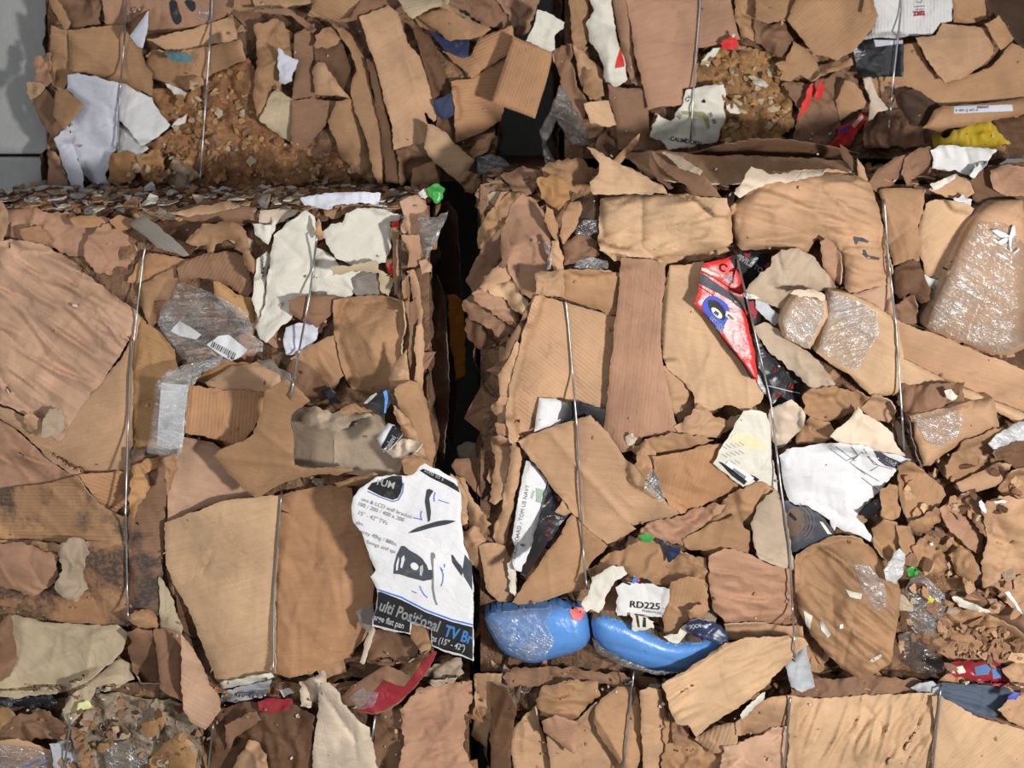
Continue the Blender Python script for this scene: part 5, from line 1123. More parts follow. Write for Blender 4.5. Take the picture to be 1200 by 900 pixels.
P(B, 'plastic_film', 'silver', '674,268 684,258 704,256 704,272 690,276 676,276', 'dark clear film tucked left of the wide padded bundle', up=.4, fm=('dark', (120, 122, 126), .2))
P(B, 'cardboard_sheet', 'brown', '660,284 676,274 690,276 700,284 698,300 680,306 662,310', 'brown board in the recess beside the smooth reddish board', pre='soft', up=.6)
P(B, 'cardboard_strip', 'kraft', '640,240 648,246 652,260 656,280 654,288 646,276 638,258', 'curled sheath with a pale inside, left of the recess', pre='soft', up=1.4, rim='light')
P(B, 'cardboard_strip', 'kraft', '656,276 660,250 668,236 680,236 682,246 674,268 660,286', 'second curled sheath, dark inside, nearest the recess', pre='soft', up=1.4, rim='light')
P(B, 'cardboard_strip', 'tan', '646,282 654,282 660,300 660,316 650,318 644,304', 'tan strip below the curled sheath', pre='soft', up=.9)
P(B, 'plastic_film', 'silver', '636,284 642,282 648,300 646,316 640,318 642,300', 'shiny foil-like film sliver beside the smooth reddish board', up=.7, fm=('bag', (206, 206, 204), .13))
P(B, 'plastic_film', 'silver', '676,306 690,302 712,306 712,314 690,318 672,314', 'silvery crumpled film under the recess', up=.8, fm=('bag', (206, 206, 204), .13))
# top edge right
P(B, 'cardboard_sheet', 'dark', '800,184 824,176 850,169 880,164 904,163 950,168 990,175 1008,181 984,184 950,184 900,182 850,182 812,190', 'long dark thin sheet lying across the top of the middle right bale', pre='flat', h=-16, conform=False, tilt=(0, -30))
P(B, 'cardboard_sheet', 'tan', '730,180 780,176 820,182 870,182 930,184 985,188 1002,200 980,206 940,200 900,205 860,215 800,214 760,206', 'flat tan sheet on top of the middle right bale behind the folds', pre='soft', h=-6, conform=False, tilt=(0, 50))
P(B, 'cardboard_sheet', 'tan', '870,222 890,204 940,198 980,198 1004,206 1014,214 990,212 950,208 900,216', 'tan rim of the crumpled bundle under the off-white torn paper', pre='soft', up=.6)
P(B, 'cardboard_strip', 'kraft', '712,196 728,178 746,160 750,156 748,166 734,184 722,200', 'thin curled strip sticking up behind the light crumpled wing', pre='none', h=-6, conform=False)
P(B, 'cardboard_strip', 'dark', '760,178 764,184 776,208 790,220 784,222 770,212 760,194', 'dark inner flap of the folded carton on top of the bale', pre='none', up=1.2)
P(B, 'cardboard_sheet', 'brown', '764,178 786,186 810,198 826,206 852,238 846,250 834,240 816,226 790,210 772,194', 'folded carton edge lying on top between the wing and the big bundle', 'cardboard', pre='flat', up=2.0, hinges=[(764, 178, 850, 238, 12)], rim='tan')
P(B, 'cardboard_sheet', 'grey_tan', '776,178 800,184 824,200 820,206 796,196', 'greyish top face of the folded carton edge', pre='flat', up=.7)
P(B, 'cardboard_strip', 'dark', '984,168 992,176 1004,188 1008,204 998,200 988,186', 'thin dark upright shard on top, left of the brown upright fold', pre='none', h=-3, conform=False, th=4)
P(B, 'cardboard_strip', 'tan', '1004,184 1012,196 1020,216 1014,218 1006,206', 'tan narrow shard beside the thin dark shard', pre='none', h=-1)
P(B, 'cardboard_sheet', 'brown', '1012,218 1030,198 1050,184 1064,180 1058,196 1048,216 1030,226', 'brown upright fold, left half, on top of the bale', pre='soft', up=1.2)
P(B, 'cardboard_sheet', 'brown', '1060,184 1076,174 1090,172 1092,188 1090,206 1076,214 1062,220 1058,204', 'brown upright fold, right half, on top of the bale', pre='soft', up=1.4)
P(B, 'cardboard_sheet', 'dark', '1138,212 1150,196 1176,192 1206,188 1206,236 1176,236 1150,246 1140,232', 'purplish brown board above the film wrapped box', pre='flat', up=.4)
P(B, 'cardboard_sheet', 'red_tan', '1160,200 1180,192 1206,196 1206,230 1180,230 1164,222 1160,210', 'reddish layered board at the right edge above the film wrapped box', pre='soft', up=.8)
P(B, 'paper_sheet', 'grey_white', '1090,176 1106,170 1140,172 1168,176 1152,196 1142,208 1134,206 1120,200 1092,198 1094,188', 'off-white torn paper with black letters at the top right of the bale', pre='paper', var='paper', up=1.4, folds=[(1130, 174, 1142, 208, -.8, 3)])
P(B, 'cardboard_sheet', 'tan', '1088,222 1100,214 1122,204 1136,214 1142,226 1130,234 1110,232', 'tan padded scrap under the off-white torn paper', pre='soft', up=.8, bulge=.5)
P(B, 'paper_sheet', 'off', '1090,216 1104,210 1122,203 1118,210 1100,222 1094,224', 'white strip along the tan padded scrap', pre='paper', var='paper', up=.7)
P(B, 'paper_sheet', 'grey_white', '1114,232 1128,230 1140,234 1138,246 1122,240', 'white crumpled bits at the corner above the light panel', pre='crumple', var='paper', up=.7)
# bundles
P(B, 'cardboard_sheet', 'light', '1084,238 1096,233 1116,235 1142,244 1134,262 1120,296 1108,328 1096,330 1084,322 1078,300 1076,270', 'light plain panel between the padded column and the film wrapped box', calm=1, pre='flat', up=.7)
P(B, 'cardboard_sheet', 'kraft', '1031,222 1048,220 1084,222 1082,250 1075,264 1080,290 1078,306 1064,308 1046,312 1040,284 1034,250', 'padded kraft column right of the big crumpled bundle', pre='soft', up=1.2, bulge=1, wd=80, wa=.6)
P(B, 'paper_sheet', 'grey_white', '1082,322 1094,328 1104,330 1102,340 1086,338', 'pale grey tongue of paper at the foot of the light panel', pre='none', var='paper', up=.6)
P(B, 'cardboard_sheet', 'dark', '1046,318 1060,308 1072,303 1082,318 1090,338 1090,352 1080,356 1066,344 1056,350 1046,342', 'dark brown torn piece beside the right wire', pre='soft', up=.8)
P(B, 'cardboard_sheet', 'brown', '1044,358 1058,352 1070,348 1076,366 1074,378 1060,382 1046,376', 'small brown crumpled piece under the dark brown torn piece', pre='crumple', up=.9, rough=.6)
P(B, 'cardboard_sheet', 'pink', '994,346 1020,338 1044,328 1048,374 1030,366', 'pinkish triangular board under the big crumpled bundle', pre='flat', up=.3)
a = P(B, 'cardboard_sheet', 'tan', '856,244 866,232 884,216 904,208 940,202 984,203 1012,208 1024,222 1032,250 1038,290 1046,318 1044,332 1020,338 998,344 988,336 984,318 986,300 972,280 954,282 946,300 916,292 884,294 866,292 858,272', 'big crumpled kraft bundle with black marks, right of the wide padded bundle', calm=1, pre='soft', up=2.2, bulge=3.0, bw=30, tuck=(2.5, 16), wd=14, wa=1.6, wl=12, smooth=1, folds=[(862, 285, 975, 272, -1.0, 4), (975, 272, 1040, 295, -.9, 4)])
decal(a, 'black_mark', 'charcoal', '1000,277 1012,279 1019,283 1016,285 1006,282 1004,287 1002,286'); decal(a, 'black_mark', 'charcoal', '1011,293 1014,293 1017,299 1031,302 1030,305 1016,303 1012,299')
P(B, 'cardboard_sheet', 'red_tan', '961,284 968,279 978,284 985,298 986,318 984,334 974,326 964,312', 'reddish board seen in the torn mouth of the big crumpled bundle', pre='flat', up=.3, tilt=(-6, 0))
P(B, 'paper_sheet', 'cream', '860,226 872,206 880,194 892,199 906,204 940,200 968,199 964,204 930,212 900,216 880,224 866,232', 'off-white torn paper lying along the top of the big crumpled bundle', pre='paper', var='paper', up=1.2, torn=1.6)
P(B, 'cardboard_sheet', 'tan', '702,292 740,298 790,298 850,288 858,294 830,306 780,312 720,306', 'torn lower lip of the wide padded bundle', pre='crumple', up=.5)
P(B, 'cardboard_sheet', 'light', '703,232 728,229 752,227 790,228 822,230 852,232 856,246 860,284 850,291 800,299 758,302 730,299 702,294 702,260', 'wide light padded bundle with a vertical seam at the top centre', calm=1, pre='soft', up=2.6, bulge=2.2, bw=22, tuck=(2.5, 14), folds=[(752, 228, 751, 300, -1.0, 3), (704, 250, 752, 236, -.4, 3)], wd=-12, wa=1.1, wl=12)
P(B, 'cardboard_flap', 'light', '688,172 696,175 712,184 740,198 776,217 782,226 750,227 722,229 695,228 691,214 700,204 702,192 694,180', 'light crumpled wing sticking up on the top left of the middle right bale', pre='soft', up=2.6, folds=[(700, 178, 776, 220, .8, 4), (716, 186, 720, 226, -.4, 4)], wd=28, wa=.5, rim='cream')
# central panels
P(B, 'cardboard_sheet', 'tan', '598,520 592,488 598,450 608,410 620,366 628,346 650,350 690,362 724,372 720,420 712,490 706,510 690,486 640,504', 'light fluted panel with diagonal ribs behind the left wire of the middle right bale', calm=1, pre='flat', up=.5, fl=1, fa=-40)
P(B, 'cardboard_sheet', 'kraft', '658,316 690,316 726,320 724,370 710,368 700,362 680,356 660,350', 'torn kraft strip, right half, above the diagonal fluted panel', pre='soft', up=1.0, torn=1.3, over=1)
P(B, 'cardboard_sheet', 'tan', '627,320 640,318 660,316 662,350 646,348 628,344', 'torn tan strip, left half, covering the left wire\'s head', pre='crumple', up=1.2, torn=1.3, over=1, rough=.6)
P(B, 'cardboard_sheet', 'tan', '776,430 790,424 812,448 816,472 812,488 796,496 784,470', 'tan folded corner at the foot of the reddish board', pre='soft', up=.4)
P(B, 'cardboard_sheet', 'light', '784,311 800,310 824,306 834,318 836,350 842,380 856,408 880,432 896,460 892,472 872,482 852,474 832,482 816,488 812,460 800,446 782,432 776,418 774,380 778,340', 'tall light tan sheet with a double edge right of the reddish board', pre='flat', up=1.2, fl=.2, wd=78, wa=.4, wl=22, folds=[(786, 312, 777, 428, .9, 3), (876, 436, 878, 480, .4, 2)])
P(B, 'cardboard_sheet', 'red_tan', '728,302 752,303 780,308 778,340 775,370 774,410 782,450 794,506 776,510 754,512 740,528 728,530 708,505 714,440 722,368', 'tall smooth reddish board standing in the middle of the right bale', calm=1, pre='flat', up=2.0, fl=.3, fa=85, th=5, tuck=(.4, 5), folds=[(745, 468, 744, 510, -.3, 3)])
P(B, 'paper_sheet', 'cream', '733,512 742,508 748,514 744,524 734,522', 'small white crumpled ball at the foot of the reddish board', pre='crumple', var='paper', up=1.2)
P(B, 'torn_cardboard', 'tan', '792,500 806,486 820,474 836,486 852,492 870,488 866,500 840,512 800,516', 'crumpled tan shreds at the foot of the tall light tan sheet', pre='crumple', up=.8)
P(B, 'torn_cardboard', 'kraft', '740,528 756,514 776,510 794,508 820,510 836,516 802,528 770,534 756,540', 'band of torn shreds above the orange fluted corner', pre='pulp', up=.6, rough=.6)
P(B, 'torn_cardboard', 'kraft', '744,530 758,516 768,530 762,556 752,566 742,548', 'brown folded tongue left of the orange fluted corner', pre='soft', up=.7)
a = P(B, 'paper_sheet', 'white', '632,466 650,467 666,473 660,488 656,496 640,501 626,506 629,484', 'blank white card tucked behind the kraft flap', pre='flat', var='paper', up=.8, torn=.2, rim='black')
P(B, 'cardboard_sheet', 'black', '666,471 684,472 709,480 708,502 694,488 672,490 659,494', 'black printed card right of the blank white card', 'cardboard', pre='flat', var='paper', up=.6, rim='grey_white')
P(B, 'cardboard_sheet', 'kraft', '672,600 686,614 712,640 690,664 684,690 650,700 612,712 600,706 622,674 650,636', 'plain kraft flap below the folded kraft sheet, crossed by the left wire', calm=1, pre='flat', up=.7, fl=.2, folds=[(642, 650, 646, 700, .4, 3)])
a = P(B, 'paper_sheet', 'white', '617,540 622,541 632,552 642,564 638,580 632,610 624,640 616,672 604,668 600,656 604,640 600,630 608,580', 'white card strip with upright lettering left of the kraft flap', pre='flat', var='paper', up=1.0, torn=.6)
text(a, 'DASHBOARD - TOM US NAVY', 603.8, 655, 6.4, -79, (120, 120, 124), bold=-.005, sx=1.02)
text(a, 'MINI', 625, 585, 5, -78, (150, 150, 150), bold=-.01)
decal(a, 'green_stain', (150, 170, 150), '628,572 636,574 634,590 628,588', off=.15, torn=1)
a = P(B, 'cardboard_sheet', 'black', '643,564 652,574 660,584 670,596 664,608 650,624 634,650 616,676 610,672 620,648 632,604', 'black printed card with red letters right of the white card strip', 'cardboard', pre='flat', var='glossy', up=.9, rim='grey_white')
for t, x, y, c in (('J', 646, 612, 'red'), ('T', 645, 622, 'red'), ('B', 655, 609, 'white'), ('R', 642, 629, 'red')): text(a, t, x, y, 6, -70, c, bold=.03)
decal(a, 'red_print', 'red', '653,584 657,582 658,586 654,588')
P(B, 'torn_cardboard', 'tan', '650,600 656,592 660,584 668,594 672,600 660,604', 'tan torn tongue over the black printed card', pre='soft', up=.8, torn=1.2)
a = P(B, 'cardboard_sheet', 'tan', '605,517 622,510 642,503 672,493 692,486 712,508 732,536 750,556 776,584 798,601 782,608 760,612 742,616 738,613 746,620 722,634 712,638 690,622 672,602 650,574 632,550 616,530', 'large folded kraft sheet shaped like an arrow in the middle of the right bale', calm=1, pre='flat', up=1.5, hinges=[(642, 503, 740, 613, 3)], folds=[(642, 503, 680, 550, .8, 4), (680, 550, 738, 613, .9, 4), (725, 580, 738, 590, .5, 5)], tuck=(.5, 5))
P(B, 'cardboard_sheet', 'orange', '764,535 790,531 820,525 845,520 856,544 869,572 846,582 820,594 798,602 784,592 777,580 770,560', 'orange fluted box corner right of the folded kraft sheet', pre='flat', up=1.6, fl=1, fa=80, hinges=[(845, 520, 869, 572, -2)], folds=[(800, 530, 814, 566, .4, 3), (776, 566, 812, 578, -.4, 3), (836, 540, 868, 572, .6, 4)])
P(B, 'plastic_film', 'silver', '754,574 758,560 764,546 772,560 780,588 772,588 760,576', 'clear tape flap beside the orange fluted corner', up=.6, fm=('bag', (206, 206, 204), .13))
# red and black print
a = P(B, 'cardboard_sheet', 'black', '860,299 872,296 900,297 914,312 904,330 886,342 878,348 868,332', 'black printed panel with white lettering above the red panel', 'cardboard', pre='flat', var='glossy', up=.8, rim='black', torn=.8)
text(a, 'WILL TO WIN', 864.5, 303.5, 9, 32, 'silver', bold=.03, sx=.9)
decal(a, 'red_print', 'crimson', '872,297 880,297 879,301 874,302'); decal(a, 'red_print', 'crimson', '895,312 902,306 902,313 898,315')
a = P(B, 'cardboard_sheet', 'black', '876,352 884,350 892,366 890,386 902,404 926,420 940,446 936,474 906,478 888,448 886,412', 'black printed panel with red letters below the grey torn paper', 'cardboard', pre='flat', var='glossy', up=.5, rim='black')
text(a, '5', 906, 435, 7, 30, 'red', bold=.05); text(a, '16', 923, 453, 7, 25, 'red', bold=.05); text(a, '0', 909, 465, 8, 25, 'red', bold=.05)
decal(a, 'red_print', 'crimson', '878,354 883,352 888,364 885,374 880,366'); stroke(a, 'white_line', 'grey_white', '900,452 924,458 938,461', .8)
a = P(B, 'cardboard_sheet', 'red', '820,318 826,308 836,306 848,304 864,298 867,316 871,334 872,350 876,378 884,410 888,446 882,444 868,424 856,410 846,396 834,378 824,366 813,356 818,342', 'red printed panel with a blue badge between the tan sheet and the grey torn paper', calm=1, pre='flat', var='glossy', up=1.0, pct=94, conform=False, wa=.3, torn=.6, tuck=(.5, 5), rim='cream')
rp = a
decal(a, 'black_band', 'charcoal', '820,320 826,322 838,331 852,340 866,348 872,351 874,366 870,364 856,352 842,344 830,338 819,332', torn=.2)
stroke(a, 'black_line', 'black', '822,318 838,326 856,338 871,346', 1); stroke(a, 'black_line', 'black', '820,336 836,346', 1)
decal(a, 'black_band', 'black', '860,300 864,298 866,310 869,324 864,318 855,303', torn=.1)
decal(a, 'black_edge', 'black', '824,366 832,374 846,394 858,408 872,426 882,440 887,444 880,444 868,424 856,410 846,396 834,378', torn=.2)
decal(a, 'blue_badge', 'blue', '822,361 824,354 829,348 836,346 845,350 854,358 856,370 850,378 846,392 838,382 830,372', torn=.1, smooth=1)
decal(a, 'wheel', 'black', '829,352 835,351 842,354 848,360 851,368 849,376 843,374 836,369 831,362', off=.22, torn=.1, smooth=1)
decal(a, 'wheel_hub', 'white', '833,361 837,360 843,364 847,370 845,374 840,372 835,367', off=.32, torn=0, smooth=1)
text(a, 'm', 836.5, 367, 7, 35, 'black', off=.42, bold=.05)
decal(a, 'white_tag', 'off', '851,364.5 854,365 864,373.5 862,378 858,376.5 850,370', off=.3, torn=.05); text(a, 'SPEED', 852, 369.5, 3.4, 40, 'ink', off=.4)
text(a, 'GET LOO', 831, 373, 5.6, 40, 'white', bold=.02, sx=.9); text(a, 'YARD', 838, 384, 5, 42, 'white', bold=.02, sx=.9)
text(a, 'C', 841, 315, 13, 30, (120, 30, 34), bold=.03); text(a, 'JERT', 849, 325, 8, 36, 'white', bold=.04, sx=.95); text(a, 'A', 855, 318, 10, 35, (120, 30, 34), bold=.03)
decal(a, 'worn_patch', 'off', '822,313 830,316 842,322 843,325 832,322 822,317', torn=1.0, off=.2)
P(B, 'plastic_film', 'silver', '886,346 900,356 914,370 908,382 896,372 886,360', 'clear film fringe beside the light block end', up=.4)
# grey paper
P(B, 'torn_cardboard', 'grey_tan', '884,384 896,378 910,384 930,398 950,416 974,440 979,450 968,458 948,452 930,436 914,424 900,412 890,398', 'grey torn paper, lower piece, left of the long plank', 'paper', pre='soft', var='paper', up=1.2, torn=1.6)
P(B, 'torn_cardboard', 'grey_tan', '868,346 882,330 902,312 906,302 916,293 934,290 952,300 968,318 980,338 960,342 946,340 930,350 920,362 906,358 890,352', 'grey torn paper, upper piece, over the red and black prints', 'paper', pre='crumple', var='paper', up=1.4, rough=.5, torn=1.8)
P(B, 'paper_sheet', 'off', '868,346 876,342 888,346 892,350 880,351', 'small white torn tip on the grey torn paper', pre='paper', var='paper', up=.7)
# planks and packs
P(B, 'cardboard_sheet', 'tan', '1040,366 1056,378 1110,396 1160,418 1206,436 1206,484 1160,472 1110,446 1058,424 1030,400', 'upper long plank running to the right edge under the film wrapped box', calm=1, pre='flat', up=1.0, fl=.2)
a = P(B, 'carton', 'light', '974,340 998,344 1030,360 1052,376 1060,420 1110,446 1160,468 1206,486 1206,504 1170,484 1130,474 1060,462 1020,464 998,442 956,414 966,380', 'long tan plank shaped carton partly under clear film, crossed by the right wire', 'box', pre='none', up=2.4, th=50, tuck=(1.4, 8), folds=[(1006, 384, 1160, 470, .9, 4)], hinges=[(1206, 488, 980, 372, 3)])
decal(a, 'stretch_film', 'white', '974,342 1000,350 1028,366 1030,392 1004,436 980,424 958,412 966,380', fm=('clear',), rough=.35, off=.35, label='clear stretch film')
a = P(B, 'carton', 'light', '915,378 918,368 926,352 934,344 950,346 968,352 970,368 962,386 950,410 938,406 920,396', 'light carton block end in clear film, left end of the long plank', 'box', pre='none', up=2.2, th=60, tuck=(1.6, 9), tilt=(-5, 0))
decal(a, 'stretch_film', 'white', '917,378 920,368 928,354 936,347 950,348 966,354 967,368 958,386 948,407 938,404 922,394', fm=('clear',), rough=.35, off=.35, label='clear stretch film')
P(B, 'torn_cardboard', 'cream', '926,344 938,338 952,340 966,346 966,352 950,348 934,346', 'cream torn lip above the light carton block end', pre='soft', up=.8)
P(B, 'cardboard_sheet', 'brown', '1050,470 1060,452 1090,450 1130,448 1130,470 1100,482 1066,490', 'brown ragged piece beside the right wire above the film covered carton', pre='crumple', up=.6)
P(B, 'paper_sheet', 'off', '1107,458 1114,457 1122,464 1116,470 1109,466', 'white chip on the brown ragged piece', pre='paper', var='paper', up=.8)
a = P(B, 'carton', 'tan', '1148,246 1158,238 1172,234 1206,235 1206,404 1186,416 1170,417 1150,410 1120,398 1083,386 1086,370 1098,344 1112,312 1130,268', 'large box wrapped in clear film with a white tie mark at the right edge', 'box', pre='none', up=4.0, th=110, tuck=(3.2, 20), bulge=1.0, folds=[(1172, 290, 1132, 396, -.6, 4)], smooth=1)
decal(a, 'stretch_film', 'white', '1136,272 1150,260 1180,262 1204,290 1204,400 1184,412 1170,414 1150,407 1120,395 1087,384 1090,370 1102,344 1116,312', fm=('wrap', (228, 226, 222), .05), rough=.45, rw=14, off=.3, label='clear stretch film')
for s in ('1162,270 1168,269 1178,273 1184,277 1180,279 1172,278', '1186,266 1189,264 1190,274 1186,280 1185,290 1187,297 1195,290 1194,294 1188,298 1184,294 1182,280', '1169,284 1176,279 1182,279 1180,284 1173,287'):
    decal(a, 'white_tie', 'white', s, off=1.2, torn=.4)
a = P(B, 'carton', 'tan', '1066,488 1080,484 1110,478 1140,470 1164,466 1168,480 1171,500 1150,512 1128,520 1106,532 1090,545 1082,546 1074,524', 'tan carton with film on its left half, below the long plank', 'box', pre='soft', up=2.4, th=50, bulge=1.4, bw=18, tuck=(2, 12), rough=.6)
decal(a, 'stretch_film', 'white', '1070,489 1090,484 1120,478 1130,490 1122,512 1102,524 1086,518', fm=('clear',), rough=.3, off=.3, label='clear stretch film')
# white papers in the middle
P(B, 'cardboard_sheet', 'tan', '1008,478 1026,462 1044,470 1050,482 1044,496 1024,492', 'tan board corner above the cream crumpled paper', pre='flat', up=.9)
P(B, 'torn_cardboard', 'kraft', '940,466 952,456 976,452 996,456 1012,462 1020,466 1000,484 980,492 960,496 942,484', 'crushed kraft shreds below the long plank', pre='crumple', up=.8)
P(B, 'cardboard_sheet', 'kraft', '930,500 950,490 972,496 980,510 962,520 934,520', 'kraft fold between the two cream papers', pre='soft', up=1.0)
P(B, 'cardboard_sheet', 'deep', '1042,510 1052,490 1064,490 1070,520 1078,546 1060,544 1050,530', 'dark cleft board right of the cream crumpled paper', pre='soft', up=.2)  # shade of the cleft painted as deep brown board
P(B, 'paper_sheet', 'cream', '902,480 914,474 928,468 938,478 944,486 942,498 934,508 922,520 912,526 904,512 900,494', 'cream crumpled paper above the big white sheet, left one', pre='paper', var='paper', up=1.2, rough=1.6)
P(B, 'paper_sheet', 'cream', '972,512 984,500 998,488 1006,476 1012,484 1032,496 1044,506 1052,524 1060,534 1040,532 1010,524 990,522', 'cream crumpled paper above the big white sheet, right one', pre='paper', var='paper', up=1.2, rough=1.8)
a = P(B, 'paper_sheet', 'off', '871,481 880,480 898,484 904,508 904,530 911,566 912,576 906,572 892,566 884,568 872,572 852,556 835,544 846,524 858,504', 'white stained sheet with a black edged strip, left of the big white sheet', pre='paper', var='paper', up=1.6, rough=.7)
decal(a, 'black_print', 'ink', '842,541 846,542 876,563 872,568 858,558'); decal(a, 'white_strip', 'white', '850,544 854,540 884,560 878,566', off=.3)
text(a, '||||||||||||||', 858, 551, 5, 35, 'ink', off=.45); decal(a, 'black_print', 'ink', '878,556 884,558 890,562 886,565')
for i in range(14): stroke(a, 'grey_scribble', (130, 130, 136), '%d,%d %d,%d' % (846 + i % 5 * 5, 522 + i * 2 - i % 5 * 3, 852 + i % 5 * 5, 526 + i * 2 - i % 5 * 3), .6)
decal(a, 'ochre_stain', (226, 204, 168), '856,512 876,508 894,514 896,524 880,528 868,522 858,520', torn=2, off=.12)
bw_ = P(B, 'paper_sheet', 'white', '913,534 922,526 940,524 962,520 988,519 1010,522 1034,530 1052,534 1068,539 1056,546 1050,552 1036,570 1024,582 1012,594 1004,606 1012,614 1018,624 1023,635 1008,628 990,622 980,616 978,622 972,610 958,600 944,592 932,592 924,588 918,566', 'biggest crumpled white sheet in the middle of the right bale', pre='paper', var='paper', up=1.5, rough=.9, folds=[(954, 568, 952, 590, -.7, 2), (952, 590, 978, 600, -.6, 2), (920, 545, 985, 575, .3, 6)])
decal(bw_, 'dark_print', 'charcoal', '1024,528 1032,530 1040,535 1056,542 1054,548 1048,549 1038,546 1030,540', torn=.3)
text(bw_, 'PHYSIO', 1036, 538, 4.5, 35, 'white', off=.4)
for s in ('970,524 992,540 1000,536', '980,524 1002,540', '998,524 1006,534 996,542 1014,556', '1012,526 1024,544 1046,550', '1004,548 1030,564', '1010,560 1028,574', '1000,538 1010,530 1030,546 1020,552'):
    stroke(bw_, 'printed_line', (110, 110, 116), s, .8)
a = P(B, 'cardboard_sheet', 'charcoal', '917,586 930,592 944,594 960,602 972,614 978,626 960,634 942,642 928,650 922,620', 'charcoal printed sheet with a faint disc under the big white sheet', 'cardboard', pre='flat', var='paper', up=.8, rim='grey_tan')
decal(a, 'printed_disc', (110, 92, 78), '922,596 934,595 942,602 944,614 938,626 928,630 922,622', smooth=1, off=.12); decal(a, 'black_mark', 'black', '926,600 934,608 932,611 924,604', off=.2)
for k in (16, 20, 24):
    stroke(a, 'printed_ring', (120, 104, 90), ' '.join('%.1f,%.1f' % (930 + k * math.cos(t), 612 + k * math.sin(t)) for t in [-1.0 + .2 * i for i in range(11)]), .8)
decal(a, 'white_corner', 'off', '960,611 964,612 975,626 970,626', off=.2)
P(B, 'torn_cardboard', 'black', '1008,600 1020,590 1030,584 1036,592 1028,602 1014,608', 'small shiny black scrap right of the big white sheet', 'plastic', pre='crumple', var='glossy', up=.5, rim='black', rough=.4)
P(B, 'cardboard_sheet', 'kraft', '1030,576 1044,566 1052,572 1054,600 1044,612 1032,606', 'kraft scrap beside the shiny black scrap', pre='crumple', up=.9)
# lower middle
P(B, 'cardboard_sheet', 'kraft', '846,586 868,572 890,566 906,572 898,588 884,600 880,622 858,616 836,626 820,618', 'crushed rim of brown folds below the white stained sheet', pre='crumple', up=.6, rough=1.2)
P(B, 'torn_cardboard', 'red_tan', '738,640 756,616 800,604 836,590 850,592 832,610 816,622 800,640 780,634 760,648', 'reddish crumpled fringe below the folded kraft sheet', pre='pulp', up=.5, rough=.8)
P(B, 'cardboard_sheet', 'kraft', '800,632 836,612 862,604 880,624 876,650 866,660 836,648 806,644', 'brown creased sheet under the crushed rim', pre='soft', up=.8, wd=20, wa=.5)
P(B, 'cardboard_sheet', 'kraft', '688,668 716,648 750,632 780,640 804,650 826,652 830,672 826,690 800,694 770,686 740,688 716,674 698,690', 'brown crumpled sheet above the white RD225 label', pre='crumple', up=.6)
P(B, 'torn_cardboard', 'green', '748,628 756,626 768,629 766,634 752,634', 'tiny green and white printed scrap in the reddish fringe', 'paper', pre='none', var='paper', up=1, rim='green')
P(B, 'torn_cardboard', 'navy', '772,632 784,638 798,642 794,652 784,658 780,646', 'tiny navy and white printed scrap in the reddish fringe', 'paper', pre='paper', var='paper', up=1)
P(B, 'cardboard_sheet', 'red_tan', '830,652 850,642 876,648 904,662 930,668 936,700 936,732 900,730 852,730 836,716 832,690', 'reddish board with ring shaped wrinkles right of the RD225 label', pre='flat', up=.9, folds=[(842, 726, 890, 718, .4, 3), (850, 712, 900, 714, .4, 3), (860, 700, 910, 706, .35, 3), (868, 690, 920, 694, .3, 3)], wd=12, wa=1.0, wl=8)
P(B, 'cardboard_sheet', 'tan', '848,732 880,730 914,732 940,734 942,746 900,746 852,750', 'tan strip of board above the light tan wing', pre='flat', up=.5)
P(B, 'cardboard_sheet', 'kraft', '786,682 806,674 826,680 830,700 828,716 814,722 800,730 792,744 778,742 776,722', 'brown board flap right of the RD225 label', pre='flat', up=1.2, fl=.3, fa=80)
P(B, 'cardboard_sheet', 'kraft', '690,718 704,690 722,680 726,700 722,722 704,722', 'brown hollow behind the white torn curl', pre='soft', up=.3)
P(B, 'cardboard_sheet', 'grey_tan', '880,614 886,596 898,580 908,576 920,596 928,640 934,680 930,668 906,662 890,654 884,640', 'grey stained sheet left of the charcoal printed sheet', pre='soft', up=1.0, wd=70, wa=.3)
a = P(B, 'cardboard_sheet', 'kraft', '930,654 950,640 980,628 1004,630 1022,640 1036,664 1054,684 1056,702 1050,740 1046,776 1030,786 1012,798 990,786 966,764 948,740 934,712', 'large brown sheet with tape scraps hanging below the charcoal sheet', pre='soft', up=2.0, bulge=2.6, bw=30, wd=40, wa=1.8, wl=15, smooth=1, tuck=(1.2, 10))
for s in ('990,690 1010,696 1009,702 996,700', '960,728 964,728 974,744 970,748 962,738', '1018,774 1032,766 1034,769 1022,777', '942,716 952,722 950,738 944,732', '984,732 988,731 988,736 984,737'):
    decal(a, 'tape_scrap', 'off', s, off=.2, torn=.6)
decal(a, 'clear_tape', 'white', '1000,660 1020,664 1036,684 1040,710 1026,716 1010,690', fm=('clear',), off=.25, rough=.1)
